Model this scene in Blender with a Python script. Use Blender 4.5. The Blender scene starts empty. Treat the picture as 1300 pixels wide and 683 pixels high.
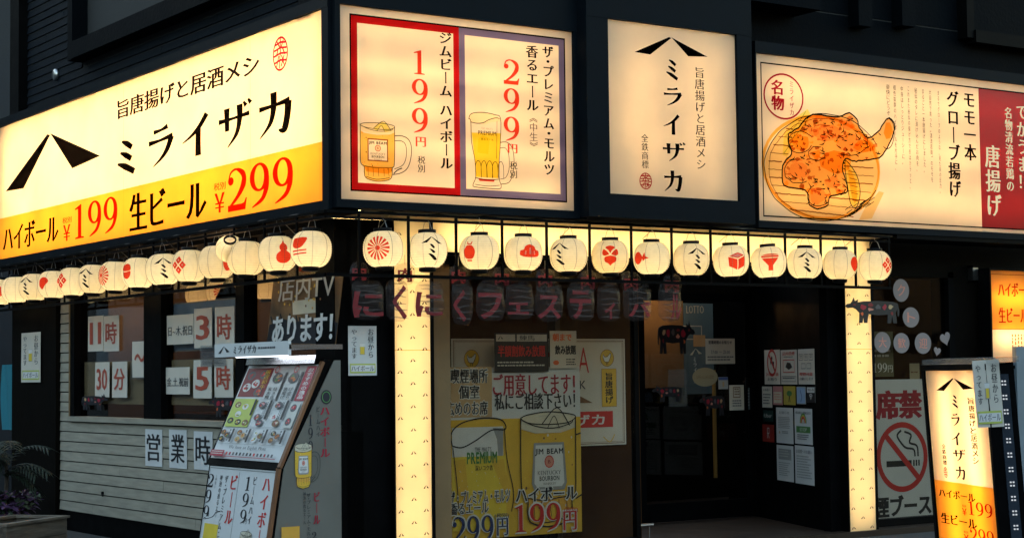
import bpy, bmesh, math, random
from mathutils import Vector, Matrix
from mathutils.geometry import delaunay_2d_cdt, tessellate_polygon
random.seed(7)
scn = bpy.context.scene
COL = scn.collection
R = math.radians
# ------------------------------------------------------------------ camera, world, sun, exposure
FPX = 2280.98                      # focal length in pixels of the 1300 px wide photograph
YAW, PITCH, ROLL = R(34.2204), R(3.3672), R(-0.6845)
CAM = Vector((-6.256, -11.48, 1.5))
fwd = Vector((math.sin(YAW)*math.cos(PITCH), math.cos(YAW)*math.cos(PITCH), math.sin(PITCH)))
r0 = Vector((math.cos(YAW), -math.sin(YAW), 0)); u0 = r0.cross(fwd)
rgt = r0*math.cos(ROLL) + u0*math.sin(ROLL)
upv = u0*math.cos(ROLL) - r0*math.sin(ROLL)
cd = bpy.data.cameras.new('camera'); cam = bpy.data.objects.new('camera', cd); COL.objects.link(cam)
M3 = Matrix((rgt, upv, -fwd)).transposed()
cam.matrix_world = Matrix.Translation(CAM) @ M3.to_4x4()
cd.sensor_width = 36; cd.lens = 36*FPX/1300; cd.clip_end = 500; cd.clip_start = 0.1
scn.camera = cam
w = bpy.data.worlds.new('World'); scn.world = w; w.use_nodes = True
wn = w.node_tree; bg = wn.nodes['Background']
sky = wn.nodes.new('ShaderNodeTexSky'); sky.sky_type = 'NISHITA'; sky.sun_disc = False
SUN_EL, SUN_ROT = R(6.0), R(20)
sky.sun_elevation = SUN_EL; sky.sun_rotation = SUN_ROT; sky.ozone_density = .6
wn.links.new(sky.outputs[0], bg.inputs[0]); bg.inputs[1].default_value = 0.15
sd = bpy.data.lights.new('sun', 'SUN'); sd.energy = 0.02; sd.angle = R(12); sd.color = (1, .9, .8)
so = bpy.data.objects.new('sun', sd); COL.objects.link(so)
dirv = Vector((math.sin(SUN_ROT)*math.cos(SUN_EL), math.cos(SUN_ROT)*math.cos(SUN_EL), math.sin(SUN_EL)))
so.rotation_euler = dirv.to_track_quat('Z', 'Y').to_euler(); so.location = (-8, -20, 12)
scn.view_settings.view_transform = 'Standard'; scn.view_settings.look = 'None'
scn.view_settings.exposure = 2.6; scn.view_settings.gamma = 1.0
scn.render.engine = 'CYCLES'
cy = scn.cycles; cy.use_denoising = True
try: cy.denoiser = 'OPENIMAGEDENOISE'
except Exception: pass
cy.transparent_max_bounces = 40; cy.max_bounces = 8; cy.diffuse_bounces = 4; cy.glossy_bounces = 4; cy.transmission_bounces = 6
cy.sample_clamp_indirect = 4.0; cy.caustics_reflective = False; cy.caustics_refractive = False
WARM = (1.0, .735, .41)
K_SIGN, K_LAN, K_COL = .74, .245, .34      # watts per metre of tube / watts per lantern bulb / per metre in columns

# ------------------------------------------------------------------ materials
def mat(name, base=(.5,.5,.5), rough=.6, metal=0, bump=0, bscale=40, var=0, vscale=3, spec=.5, stretch=None, tr=0):
    m = bpy.data.materials.new(name); m.use_nodes = True; nt = m.node_tree; b = nt.nodes['Principled BSDF']
    b.inputs['Base Color'].default_value = (*base, 1); b.inputs['Roughness'].default_value = rough
    b.inputs['Metallic'].default_value = metal; b.inputs['Specular IOR Level'].default_value = spec
    if var or bump:
        tc = nt.nodes.new('ShaderNodeTexCoord'); mp = nt.nodes.new('ShaderNodeMapping')
        nt.links.new(tc.outputs['Object'], mp.inputs[0])
        if stretch: mp.inputs['Scale'].default_value = stretch
        if var:
            n = nt.nodes.new('ShaderNodeTexNoise'); n.inputs['Scale'].default_value = vscale; n.inputs['Detail'].default_value = 8
            nt.links.new(mp.outputs[0], n.inputs[0])
            rp = nt.nodes.new('ShaderNodeMapRange'); rp.inputs[1].default_value=.3; rp.inputs[2].default_value=.7
            rp.inputs[3].default_value = 1-var; rp.inputs[4].default_value = 1+var
            nt.links.new(n.outputs[0], rp.inputs[0])
            mx = nt.nodes.new('ShaderNodeVectorMath'); mx.operation='SCALE'; mx.inputs[0].default_value = base
            nt.links.new(rp.outputs[0], mx.inputs['Scale']); nt.links.new(mx.outputs[0], b.inputs['Base Color'])
            r2 = nt.nodes.new('ShaderNodeMapRange'); r2.inputs[3].default_value=max(.05,rough-.15); r2.inputs[4].default_value=min(1,rough+.15)
            nt.links.new(n.outputs[0], r2.inputs[0]); nt.links.new(r2.outputs[0], b.inputs['Roughness'])
        if bump:
            n2 = nt.nodes.new('ShaderNodeTexNoise'); n2.inputs['Scale'].default_value = bscale; n2.inputs['Detail'].default_value=6
            nt.links.new(mp.outputs[0], n2.inputs[0])
            bp = nt.nodes.new('ShaderNodeBump'); bp.inputs['Strength'].default_value = bump; bp.inputs['Distance'].default_value=.01
            nt.links.new(n2.outputs[0], bp.inputs['Height']); nt.links.new(bp.outputs[0], b.inputs['Normal'])
    return m
def nodes(name):
    m = bpy.data.materials.new(name); m.use_nodes = True; nt = m.node_tree
    nt.nodes.remove(nt.nodes['Principled BSDF']); return m, nt, nt.nodes['Material Output']
def translucent(name, col, gloss=.06, diff=.3, vs=0):
    m, nt, out = nodes(name)
    t = nt.nodes.new('ShaderNodeBsdfTranslucent'); t.inputs[0].default_value = (*col,1)
    d = nt.nodes.new('ShaderNodeBsdfDiffuse'); d.inputs[0].default_value = (*[c*.8 for c in col],1)
    mx = nt.nodes.new('ShaderNodeMixShader'); mx.inputs[0].default_value = diff
    nt.links.new(t.outputs[0], mx.inputs[1]); nt.links.new(d.outputs[0], mx.inputs[2])
    g = nt.nodes.new('ShaderNodeBsdfGlossy'); g.inputs['Roughness'].default_value=.25
    m2 = nt.nodes.new('ShaderNodeMixShader'); m2.inputs[0].default_value = gloss
    nt.links.new(mx.outputs[0], m2.inputs[1]); nt.links.new(g.outputs[0], m2.inputs[2]); nt.links.new(m2.outputs[0], out.inputs[0])
    if vs:
        tc = nt.nodes.new('ShaderNodeTexCoord'); n = nt.nodes.new('ShaderNodeTexNoise'); n.inputs['Scale'].default_value = vs; n.inputs['Detail'].default_value=7
        nt.links.new(tc.outputs['Object'], n.inputs[0])
        rp = nt.nodes.new('ShaderNodeMapRange'); rp.inputs[1].default_value=.3; rp.inputs[2].default_value=.7; rp.inputs[3].default_value=.90; rp.inputs[4].default_value=1.05
        nt.links.new(n.outputs[0], rp.inputs[0])
        sc = nt.nodes.new('ShaderNodeVectorMath'); sc.operation='SCALE'; sc.inputs[0].default_value = col
        nt.links.new(rp.outputs[0], sc.inputs['Scale']); nt.links.new(sc.outputs[0], t.inputs[0])
    return m
def film(name, col):
    m, nt, out = nodes(name); t = nt.nodes.new('ShaderNodeBsdfTransparent'); t.inputs[0].default_value = (*col,1)
    nt.links.new(t.outputs[0], out.inputs[0]); return m
def glass(name, tint, rough=.01, refl=1.5, haze=0, hazecol=(.3,.3,.3)):
    m, nt, out = nodes(name)
    t = nt.nodes.new('ShaderNodeBsdfTransparent'); t.inputs[0].default_value = (*tint,1)
    g = nt.nodes.new('ShaderNodeBsdfGlossy'); g.inputs['Roughness'].default_value = rough
    lw = nt.nodes.new('ShaderNodeLayerWeight'); lw.inputs[0].default_value = .5
    pw = nt.nodes.new('ShaderNodeMath'); pw.operation = 'POWER'; nt.links.new(lw.outputs['Facing'], pw.inputs[0]); pw.inputs[1].default_value = 5
    f = nt.nodes.new('ShaderNodeMath'); f.operation = 'MULTIPLY_ADD'; nt.links.new(pw.outputs[0], f.inputs[0]); f.inputs[1].default_value = .9; f.inputs[2].default_value = ((refl-1)/(refl+1))**2
    mx = nt.nodes.new('ShaderNodeMixShader'); nt.links.new(f.outputs[0], mx.inputs[0])
    nt.links.new(t.outputs[0], mx.inputs[1]); nt.links.new(g.outputs[0], mx.inputs[2]); last = mx
    if haze:
        d = nt.nodes.new('ShaderNodeBsdfDiffuse'); d.inputs[0].default_value = (*hazecol,1)
        m3 = nt.nodes.new('ShaderNodeMixShader'); m3.inputs[0].default_value = haze
        nt.links.new(last.outputs[0], m3.inputs[1]); nt.links.new(d.outputs[0], m3.inputs[2]); last = m3
    nt.links.new(last.outputs[0], out.inputs[0]); return m
def emis(name, col, s):
    m, nt, out = nodes(name); e = nt.nodes.new('ShaderNodeEmission'); e.inputs[0].default_value=(*col,1); e.inputs[1].default_value=s
    nt.links.new(e.outputs[0], out.inputs[0]); return m
INK = dict(black=(.012,.012,.016), ink=(.02,.02,.03), red=(.62,.03,.025), crimson=(.42,.015,.04), orange=(.85,.16,.04), slate=(.13,.15,.28),
    yellow=(.88,.64,.06), amber=(.80,.42,.06), gold=(.82,.50,.05), white=(.78,.77,.74), cream=(.72,.66,.50), tan=(.60,.40,.20), brown=(.22,.10,.04),
    green=(.10,.28,.08), grey=(.35,.35,.34), dgrey=(.10,.10,.11), pink=(.80,.35,.38), blue=(.08,.12,.35), lime=(.55,.62,.12), teal=(.02,.30,.36), rust=(.4,.12,.04),
    chicken=(.78,.28,.06), crust=(.62,.16,.03), navy=(.03,.05,.16), pale=(.62,.60,.54), darkred=(.24,.015,.02), sky=(.35,.5,.72), salmon=(.75,.30,.22))
FILM = dict(black=(0.004,.004,.006), ink=(.008,.007,.016), red=(.50,.014,.03), crimson=(.42,.01,.05), orange=(.80,.07,.045), slate=(.20,.22,.55), yellow=(1,.80,.10),
    amber=(.98,.62,.16), gold=(1,.72,.25), white=(1,1,1), cream=(1,.95,.8), tan=(.96,.76,.46), brown=(.42,.17,.07), green=(.35,.55,.12), grey=(.55,.52,.5),
    dgrey=(.2,.18,.18), pink=(.95,.4,.35), lime=(.93,.95,.42), chicken=(.97,.66,.38), crust=(.80,.46,.28), darkred=(.4,.02,.03), salmon=(.97,.72,.6), rust=(.62,.30,.16), pale=(.8,.8,.78))
_mc = {}
def ink(c, mode):
    k = (c, mode)
    if k not in _mc:
        if mode == 'lit':  _mc[k] = film('backlit_film_'+c, FILM[c])
        elif mode == 'glow': _mc[k] = translucent('opal_film_'+c, FILM[c], .03, .2)
        else: _mc[k] = mat('print_'+c, INK[c], .45, var=.06, vscale=9)
    return _mc[k]
MT = dict(
    acrylic=translucent('cream_acrylic', (1,.87,.70), .04, .3, 2.2), acrylic_y=translucent('amber_acrylic', (1,.60,.12), .04, .3, 2.2),
    acrylic_r=translucent('red_acrylic', (.55,.03,.03), .04, .3), acrylic_c=translucent('column_acrylic', (1,.92,.72), .04, .3, 2.2),
    paper_shell=translucent('lantern_paper', (1,.93,.70), .01, .42, 30),
    boxwhite=mat('lightbox_inside_white', (.85,.83,.78), .8), frame=mat('dark_painted_frame', (.004,.0065,.0095), .5, spec=.06, bump=.08, bscale=60, var=.2, vscale=4),
    frame2=mat('black_painted_metal', (.0025,.0025,.0028), .5, spec=.04, bump=.05, var=.3, vscale=5),
    board=mat('dark_slate_cladding', (.0095,.0125,.017), .7, spec=.05, bump=.5, bscale=55, var=.3, vscale=2.5, stretch=(1,1,6)),
    board2=mat('dark_blue_panel', (.0022,.0034,.005), .6, spec=.03, bump=.3, bscale=30, var=.2, vscale=2),
    siding=mat('cream_siding', (.37,.335,.26), .65, bump=.35, bscale=26, var=.17, vscale=3.5, stretch=(1,1,8)),
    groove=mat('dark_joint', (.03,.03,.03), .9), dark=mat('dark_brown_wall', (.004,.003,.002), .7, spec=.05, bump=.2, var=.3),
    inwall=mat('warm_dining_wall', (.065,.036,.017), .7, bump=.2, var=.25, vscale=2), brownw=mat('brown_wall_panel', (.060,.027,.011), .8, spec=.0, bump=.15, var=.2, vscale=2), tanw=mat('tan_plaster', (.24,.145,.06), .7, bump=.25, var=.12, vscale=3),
    steel=mat('brushed_steel', (.55,.55,.54), .28, 1, bump=.05), chrome=mat('clear_wrap', (.5,.5,.52), .15, .3),
    white=mat('white_paper', (.72,.72,.70), .7, bump=.15, bscale=8, var=.04), paperw=mat('warm_paper', (.72,.66,.56), .7, bump=.15, bscale=8, var=.05),
    vinyl=mat('white_vinyl', (.48,.47,.45), .35, var=.05), wood=mat('brown_wood', (.24,.10,.04), .5, bump=.3, bscale=14, var=.3, vscale=6, stretch=(1,1,.2)),
    planter=mat('weathered_planter_wood', (.17,.135,.10), .8, bump=.6, bscale=30, var=.35, vscale=9, stretch=(.4,.4,4)),
    soil=mat('soil', (.03,.022,.016), .95, bump=1, bscale=40), asphalt=mat('asphalt', (.04,.04,.042), .9, bump=.5, bscale=120, var=.2),
    paver=mat('pavement_stone', (.065,.062,.058), .85, bump=.4, bscale=50, var=.2), floor=mat('brown_floor_tile', (.035,.022,.015), .5, spec=.2, bump=.1, var=.2),
    glass=glass('window_glass', (.84,.82,.79), .012, 1.4), dglass=glass('tinted_glass', (.84,.81,.76), .015, 1.36), clear=glass('clear_plastic', (.9,.9,.9), .12, 1.45, .10, (.5,.5,.5)),
    bag=glass('plastic_bag', (.86,.84,.84), 0.25, 1.25, .06, (.36,.26,.24)), frost=mat('frosted_blind', (.44,.36,.22), .6, var=.06, vscale=2),
    highlight=glass('plastic_highlight', (.75,.75,.77), .3, 1.3, .10, (.40,.30,.28)), redcut=mat('red_cut_letter', (.30,.006,.014), .6), wire=mat('steel_wire', (.35,.34,.32), .4, .8), blackp=mat('black_plastic', (.004,.004,.004), .4, spec=.12),
    leaf=mat('green_leaf', (.012,.022,.010), .55, var=.3), purple=mat('purple_leaf', (.08,.035,.09), .5, var=.4, vscale=30), leafp=mat('pale_leaf', (.09,.11,.06), .55, var=.3, vscale=20),
    bark=mat('bark', (.07,.05,.035), .9), tarp=mat('teal_banner_cloth', (.02,.20,.26), .8, bump=.6, bscale=14), carp=mat('silver_car_paint', (.35,.37,.40), .25, .4),
    bldg=mat('pale_far_wall', (.10,.105,.11), .8, var=.1), neigh=mat('dark_neighbour_wall', (.02,.022,.026), .8, bump=.3, var=.2), winlit=mat('far_window_frame', (.30,.36,.42), .3),
    lamp=emis('bulb_glow', (1,.72,.38), .8), cool=emis('cool_lamp_tube', (.85,.93,1.0), .4), warmlamp=emis('warm_room_lamp', (1,.62,.28), .4), led=emis('white_led', (.85,.93,1), .11),
    rubber=mat('rubber', (.02,.02,.02), .8), soffit=mat('beige_soffit', (.22,.17,.11), .6, bump=.1, var=.1), screen=mat('wall_poster_blue', (.12,.2,.25), .5), lidmetal=mat('reflector_steel', (.6,.6,.62), .22, 1, bump=.1),
)
# ------------------------------------------------------------------ objects
def top(o, label, cat, group=None, kind=None):
    if label: o['label'] = label
    if cat: o['category'] = cat
    if group: o['group'] = group
    if kind: o['kind'] = kind
    return o
def thing(name, loc, label, cat, group=None):
    o = bpy.data.objects.new(name, None); o.empty_display_size = .1; COL.objects.link(o); o.location = loc
    return top(o, label, cat, group)
def world_loc(o):
    v = Vector((0,0,0))
    while o: v += o.location; o = o.parent
    return v
def mk(name, verts, faces, mats, parent=None, mi=None, smooth=False, loc=None):
    """verts in world coordinates"""
    if parent is not None: base = world_loc(parent)
    elif loc is not None: base = Vector(loc)
    else:
        n = len(verts); mx = [max(v[i] for v in verts) for i in range(3)]; mn = [min(v[i] for v in verts) for i in range(3)]
        base = Vector(((mx[0]+mn[0])/2, (mx[1]+mn[1])/2, mn[2]))
    me = bpy.data.meshes.new(name); me.from_pydata([tuple(Vector(v)-base) for v in verts], [], faces)
    if not isinstance(mats, (list, tuple)): mats = [mats]
    for m in mats: me.materials.append(m)
    if mi: me.polygons.foreach_set('material_index', mi)
    if smooth: me.polygons.foreach_set('use_smooth', [True]*len(me.polygons))
    me.validate(); me.update()
    o = bpy.data.objects.new(name, me); COL.objects.link(o)
    if parent is not None: o.parent = parent
    else: o.location = base
    return o
BOXF = [(0,1,2,3),(7,6,5,4),(0,4,5,1),(1,5,6,2),(2,6,7,3),(3,7,4,0)]
class MB:
    def __init__(s): s.v=[]; s.f=[]; s.m=[]; s.mi=[]
    def slot(s, m):
        if m not in s.m: s.m.append(m)
        return s.m.index(m)
    def add(s, v, f, m):
        k = len(s.v); i = s.slot(m); s.v += [Vector(q) for q in v]; s.f += [tuple(k+j for j in q) for q in f]; s.mi += [i]*len(f)
    def box(s, fr, u0,u1,v0,v1,n0,n1, m):
        s.add([fr.p(u,v,n) for n in (n0,n1) for u,v in ((u0,v0),(u0,v1),(u1,v1),(u1,v0))], BOXF, m)
    def tube(s, pts, r, m, n=6, caps=True):
        pts=[Vector(p) for p in pts]; rings=[]; vv=[]; ff=[]
        for i,p in enumerate(pts):
            d=(pts[min(i+1,len(pts)-1)]-pts[max(i-1,0)]).normalized()
            a=d.orthogonal().normalized() if i==0 else (a-d*a.dot(d)).normalized()
            b=d.cross(a); rr=r[i] if isinstance(r,(list,tuple)) else r
            for k in range(n):
                t=2*math.pi*k/n; vv.append(p+(a*math.cos(t)+b*math.sin(t))*rr)
        for i in range(len(pts)-1):
            for k in range(n): ff.append((i*n+k,i*n+(k+1)%n,(i+1)*n+(k+1)%n,(i+1)*n+k))
        if caps: ff += [tuple(range(n))[::-1], tuple((len(pts)-1)*n+k for k in range(n))]
        s.add(vv,ff,m)
    def lathe(s, c, prof, m, n=24, axis=None):
        c=Vector(c); ax=(Vector(axis) if axis else Vector((0,0,1))).normalized(); a=ax.orthogonal().normalized(); b=ax.cross(a); vv=[]; ff=[]
        for r,z in prof:
            for k in range(n): t=2*math.pi*k/n; vv.append(c+ax*z+(a*math.cos(t)+b*math.sin(t))*r)
        for i in range(len(prof)-1):
            for k in range(n): ff.append((i*n+k,i*n+(k+1)%n,(i+1)*n+(k+1)%n,(i+1)*n+k))
        s.add(vv,ff,m)
    def build(s, name, parent=None, smooth=False, loc=None): return mk(name, s.v, s.f, s.m, parent, s.mi, smooth, loc)
class Frame:
    def __init__(s, O, U, V, N=None):
        s.O=Vector(O); s.U=Vector(U).normalized(); s.V=Vector(V).normalized(); s.N=Vector(N).normalized() if N else s.U.cross(s.V).normalized()
    def p(s,u,v,n=0): return s.O+s.U*u+s.V*v+s.N*n
    def uv(s,px,py):
        d=rgt*((px-650)/FPX)-upv*((py-341.5)/FPX)+fwd
        t=(s.O-CAM).dot(s.N)/d.dot(s.N); p=CAM+d*t-s.O; return p.dot(s.U),p.dot(s.V)
    def rect(s,x0,y0,x1,y1):
        a=s.uv(x0,y0); b=s.uv(x1,y1); return a[0],b[1],b[0],a[1]     # u0,v0,u1,v1
def RF(y): return Frame((0,y,0),(1,0,0),(0,0,1))
def LF(x): return Frame((x,0,0),(0,-1,0),(0,0,1))
WX = Frame((0,0,0),(1,0,0),(0,0,1))
# ------------------------------------------------------------------ glyphs
_fc = bpy.data.curves.new('glyphs','FONT'); _fo = bpy.data.objects.new('glyphs',_fc); _gc = {}
def glyph(ch, bx=0, by=0, res=2):
    k=(ch,bx,by)
    if k in _gc: return _gc[k]
    k0=(ch,None)
    if k0 not in _gc:
        _fc.resolution_u=res; _fc.body=ch; me=bpy.data.meshes.new_from_object(_fo)
        vs=[(v.co.x,v.co.y) for v in me.vertices]; fs=[tuple(p.vertices) for p in me.polygons]
        bpy.data.meshes.remove(me)
        ec={}
        for f in fs:
            for i in range(len(f)):
                a,b=f[i],f[(i+1)%len(f)]; e=(min(a,b),max(a,b)); ec.setdefault(e,[]).append((a,b))
        nrm=[Vector((0,0)) for _ in vs]; cnt=[[] for _ in vs]
        area=sum((vs[f[1]][0]-vs[f[0]][0])*(vs[f[2]][1]-vs[f[0]][1])-(vs[f[1]][1]-vs[f[0]][1])*(vs[f[2]][0]-vs[f[0]][0]) for f in fs) if fs else 1
        sg=1 if area>0 else -1
        for e,l in ec.items():
            if len(l)==1:
                a,b=l[0]; d=Vector((vs[b][0]-vs[a][0],vs[b][1]-vs[a][1]))
                if d.length<1e-7: continue
                n=Vector((d.y,-d.x)).normalized()*sg; cnt[a].append(n); cnt[b].append(n)
        for i,c in enumerate(cnt):
            if len(c)>=2:
                m=c[0]+c[1]; q=1+c[0].dot(c[1]); nrm[i]=m/max(q,.5)
            elif c: nrm[i]=c[0]
        _gc[k0]=(vs,fs,nrm)
    vs,fs,nrm=_gc[k0]
    r=([(x+n.x*bx,y+n.y*by) for (x,y),n in zip(vs,nrm)],fs); _gc[k]=r; return r
def union(polys):
    V=[];F=[]
    for p in polys:
        k=len(V); V+= [Vector(q) for q in p]; F.append(list(range(k,k+len(p))))
    r=delaunay_2d_cdt(V,[],F,0,1e-5); return [tuple(v) for v in r[0]],[tuple(f) for f,o_ in zip(r[2],r[5]) if o_]
def ribbon(pts, w, closed=False):
    P=[Vector(p) for p in pts]; n=len(P); L=[];Rr=[]
    for i in range(n):
        a=P[(i-1)%n] if closed else P[max(i-1,0)]; b=P[(i+1)%n] if closed else P[min(i+1,n-1)]
        d=(b-a); d=d.normalized() if d.length>1e-9 else Vector((1,0)); q=Vector((-d.y,d.x))
        ww=(w[i] if isinstance(w,(list,tuple)) else w)/2; L.append(P[i]+q*ww); Rr.append(P[i]-q*ww)
    m=n if closed else n-1
    return [[L[i],Rr[i],Rr[(i+1)%n],L[(i+1)%n]] for i in range(m)]
def bez(pts, n=8):
    """Catmull-Rom through the points"""
    P=[Vector(p) for p in pts]; out=[]
    for i in range(len(P)-1):
        a=P[max(i-1,0)];b=P[i];c=P[i+1];d=P[min(i+2,len(P)-1)]
        for k in range(n):
            t=k/n; out.append(.5*((2*b)+(c-a)*t+(2*a-5*b+4*c-d)*t*t+(3*b-a-3*c+d)*t**3))
    out.append(P[-1]); return [(p.x,p.y) for p in out]
def bezw(pts, ws, n=8):
    L=bez(pts,n); W=[]
    for i in range(len(ws)-1):
        for k in range(n): W.append(ws[i]+(ws[i+1]-ws[i])*k/n)
    W.append(ws[-1]); return L,W
def strokes(sl):
    out=[]
    for pts,ws in sl:
        L,W=bezw(pts,ws); out+=ribbon(L,W)
    return out
# brush-cut katakana of the shop sign and didone digits, unit box
BR={
 'ミ':[([(.22,.90),(.42,.80),(.62,.66)],[.05,.17,.15]),([(.16,.58),(.38,.48),(.60,.34)],[.05,.17,.16]),([(.05,.28),(.35,.16),(.72,-.04)],[.05,.19,.17])],
 'ラ':[([(.22,.88),(.5,.90),(.74,.96)],[.13,.08,.15]),([(.04,.60),(.45,.62),(.92,.68)],[.15,.08,.14]),([(.88,.66),(.72,.34),(.50,.12),(.20,-.06)],[.20,.16,.10,.02])],
 'イ':[([(.86,.98),(.62,.70),(.34,.50),(.03,.36)],[.16,.14,.09,.02]),([(.58,.66),(.57,.3),(.57,-.06)],[.17,.18,.20])],
 'ザ':[([(.02,.64),(.5,.65),(.98,.68)],[.13,.07,.12]),([(.28,.94),(.28,.7),(.29,.36)],[.19,.15,.13]),([(.68,.96),(.68,.6),(.58,.24),(.30,-.06)],[.19,.16,.12,.02]),([(.80,1.0),(.88,.88)],[.05,.12]),([(.94,1.04),(1.02,.92)],[.05,.12])],
 'カ':[([(.04,.66),(.5,.68),(.92,.72)],[.13,.08,.16]),([(.46,1.0),(.46,.62),(.36,.26),(.06,-.05)],[.19,.17,.12,.02]),([(.88,.70),(.85,.35),(.76,.04),(.60,.06)],[.20,.18,.18,.03])],
}
def el(cx,cy,rx,ry,n=28,a0=0,a1=360): return [(cx+rx*math.cos(R(a0+(a1-a0)*i/(n-1))),cy+ry*math.sin(R(a0+(a1-a0)*i/(n-1)))) for i in range(n)]
def ring(cx,cy,rx,ry,ix,iy,n=28):
    o=[(cx+rx*math.cos(2*math.pi*i/n),cy+ry*math.sin(2*math.pi*i/n)) for i in range(n)]
    q=[(cx+ix*math.cos(2*math.pi*i/n),cy+iy*math.sin(2*math.pi*i/n)) for i in range(n)]
    return [[o[i],o[(i+1)%n],q[(i+1)%n],q[i]] for i in range(n)]
def digit(d):
    if d=='1': return [[(.22,.0),(.80,.0),(.80,.035),(.62,.06),(.62,1.0),(.56,1.0),(.20,.90),(.20,.86),(.40,.88),(.40,.06),(.22,.035)]]
    if d=='9':
        L,W=bezw([(.80,.66),(.78,.40),(.60,.16),(.16,.0)],[.22,.20,.12,.02]); return ring(.48,.68,.42,.33,.21,.275)+ribbon(L,W)
    if d=='2':
        out=ring(.20,.72,.13,.10,0.001,.001,16)
        L,W=bezw([(.10,.74),(.20,.92),(.46,.98),(.76,.84),(.78,.62),(.52,.34),(.08,.07)],[.05,.06,.05,.18,.22,.12,.05]); out+=ribbon(L,W)
        return out+[[(.06,.0),(.86,.0),(.93,.27),(.88,.27),(.80,.17),(.70,.15),(.06,.15)]]
    if d=='3':
        L,W=bezw([(.12,.84),(.30,.97),(.62,.96),(.76,.78),(.60,.58),(.34,.52)],[.05,.08,.10,.18,.10,.05]); o=ribbon(L,W)
        L,W=bezw([(.34,.53),(.66,.50),(.84,.28),(.62,.04),(.30,.0),(.10,.16)],[.05,.10,.2,.14,.07,.12]); return o+ribbon(L,W)
VROT='ー~〜（）《》「」-…'
class Art:
    """flat print laid on a frame; each call goes a fraction of a millimetre above the last"""
    def __init__(s, fr, n0=.002, step=.00009, mode='print'): s.fr=fr; s.n=n0; s.step=step; s.mb=MB(); s.mode=mode
    def _a(s, vs, fs, col, adv=True):
        s.mb.add([s.fr.p(x,y,s.n) for x,y in vs], fs, ink(col,s.mode) if isinstance(col,str) else col)
        if adv: s.n+=s.step
    def poly(s, pts, col):
        P=[Vector((x,y,0)) for x,y in pts]; t=tessellate_polygon([P]); s._a(pts,[tuple(q) for q in t],col)
    def quads(s, ql, col, uni=True):
        if uni: v,f=union(ql)
        else:
            v=[];f=[]
            for q in ql: k=len(v); v+=[tuple(c) for c in q]; f.append(tuple(range(k,k+len(q))))
        s._a(v,f,col)
    def rect(s,u0,v0,u1,v1,col): s._a([(u0,v0),(u1,v0),(u1,v1),(u0,v1)],[(0,1,2,3)],col)
    def border(s,u0,v0,u1,v1,t,col):
        s._a([(u0,v0),(u1,v0),(u1,v1),(u0,v1),(u0+t,v0+t),(u1-t,v0+t),(u1-t,v1-t),(u0+t,v1-t)],[(0,1,5,4),(1,2,6,5),(2,3,7,6),(3,0,4,7)],col)
    def ell(s,cx,cy,rx,ry,col,n=28): s._a([(cx,cy)]+[(cx+rx*math.cos(2*math.pi*i/n),cy+ry*math.sin(2*math.pi*i/n)) for i in range(n)],[(0,i+1,(i+1)%n+1) for i in range(n)],col)
    def ring(s,cx,cy,rx,ry,t,col,n=36): s.quads(ring(cx,cy,rx,ry,rx-t,ry-t,n),col,False)
    def line(s,pts,w,col,smooth=True,closed=False):
        if smooth and len(pts)>2:
            if isinstance(w,(list,tuple)): L,W=bezw(pts,w,5)
            else: L=bez(pts,5); W=w
        else: L,W=pts,w
        s.quads(ribbon(L,W,closed),col,False)
    def text(s,txt,box,col,vert=False,bx=.012,by=-.008,halo=None,hcol='white',slant=0,gap=0.0,raw=None):
        """fits the string into box=(u0,v0,u1,v1)"""
        items=[]; pos=0
        for ch in txt:
            if ch==' ': pos+=.45; continue
            if ch in BR and raw=='brush':
                v,f=union(strokes(BR[ch])); v=[(x*.86+.07,y*.80+.0) for x,y in v]; wd=1.0; lo=0
            elif ch in '1239' and raw!='font' :
                v,f=union(digit(ch)); v=[(x*.56,y*.80) for x,y in v]; wd=.56; lo=0
            else:
                v,f=glyph(ch,bx,by)
                wd=1.0 if ord(ch)>0x2e80 or ch in '《》・' else (max([a for a,b in v],default=.5)+.06)
                if vert and ch in VROT: v=[(.5-(y-.38),.38-(x-.5)) if ch!='ー' else (.5+(y-.38),.38-(x-.5)) for x,y in v]
            hv = glyph(ch,halo,halo) if halo and not (ch in '1239' and raw!='font') else None
            if halo and hv is None:
                cx_,cy_=.28,.4; hv=([((x-cx_)*(1+halo*4)+cx_,(y-cy_)*(1+halo*2.6)+cy_) for x,y in v],f)
            if vert:
                w2=(1-wd)/2 if wd<1 else 0
                step=1.0 if wd==1.0 else .95
                if ch in '・': step=.5
                dy=-pos-.88 + (.25 if ch=='・' else 0)
                items.append(([(x+w2,y+dy) for x,y in v],f,[(x+w2,y+dy) for x,y in hv[0]] if hv else None, hv[1] if hv else None)); pos+=step+gap
            else:
                items.append(([(x+pos,y) for x,y in v],f,[(x+pos,y) for x,y in hv[0]] if hv else None, hv[1] if hv else None)); pos+=wd+gap
        allv=[q for it in items for q in it[0]]
        if not allv: return
        x0=min(a for a,b in allv);x1=max(a for a,b in allv);y0=min(b for a,b in allv);y1=max(b for a,b in allv)
        u0,v0,u1,v1=box; sx=(u1-u0)/max(x1-x0,1e-6); sy=(v1-v0)/max(y1-y0,1e-6)
        if vert and all(c in 'ーー|' for c in txt): sx=min(sx,sy)
        T=lambda q:[(u0+(x-x0)*sx+slant*((y-y0)*sy),v0+(y-y0)*sy) for x,y in q]
        if halo:
            for it in items: s._a(T(it[2]),it[3],hcol,False); s.n+=s.step*.5
        V=[];F=[]
        for it in items:
            k=len(V); V+=T(it[0]); F+=[tuple(k+j for j in f) for f in it[1]]
        s._a(V,F,col)
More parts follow.
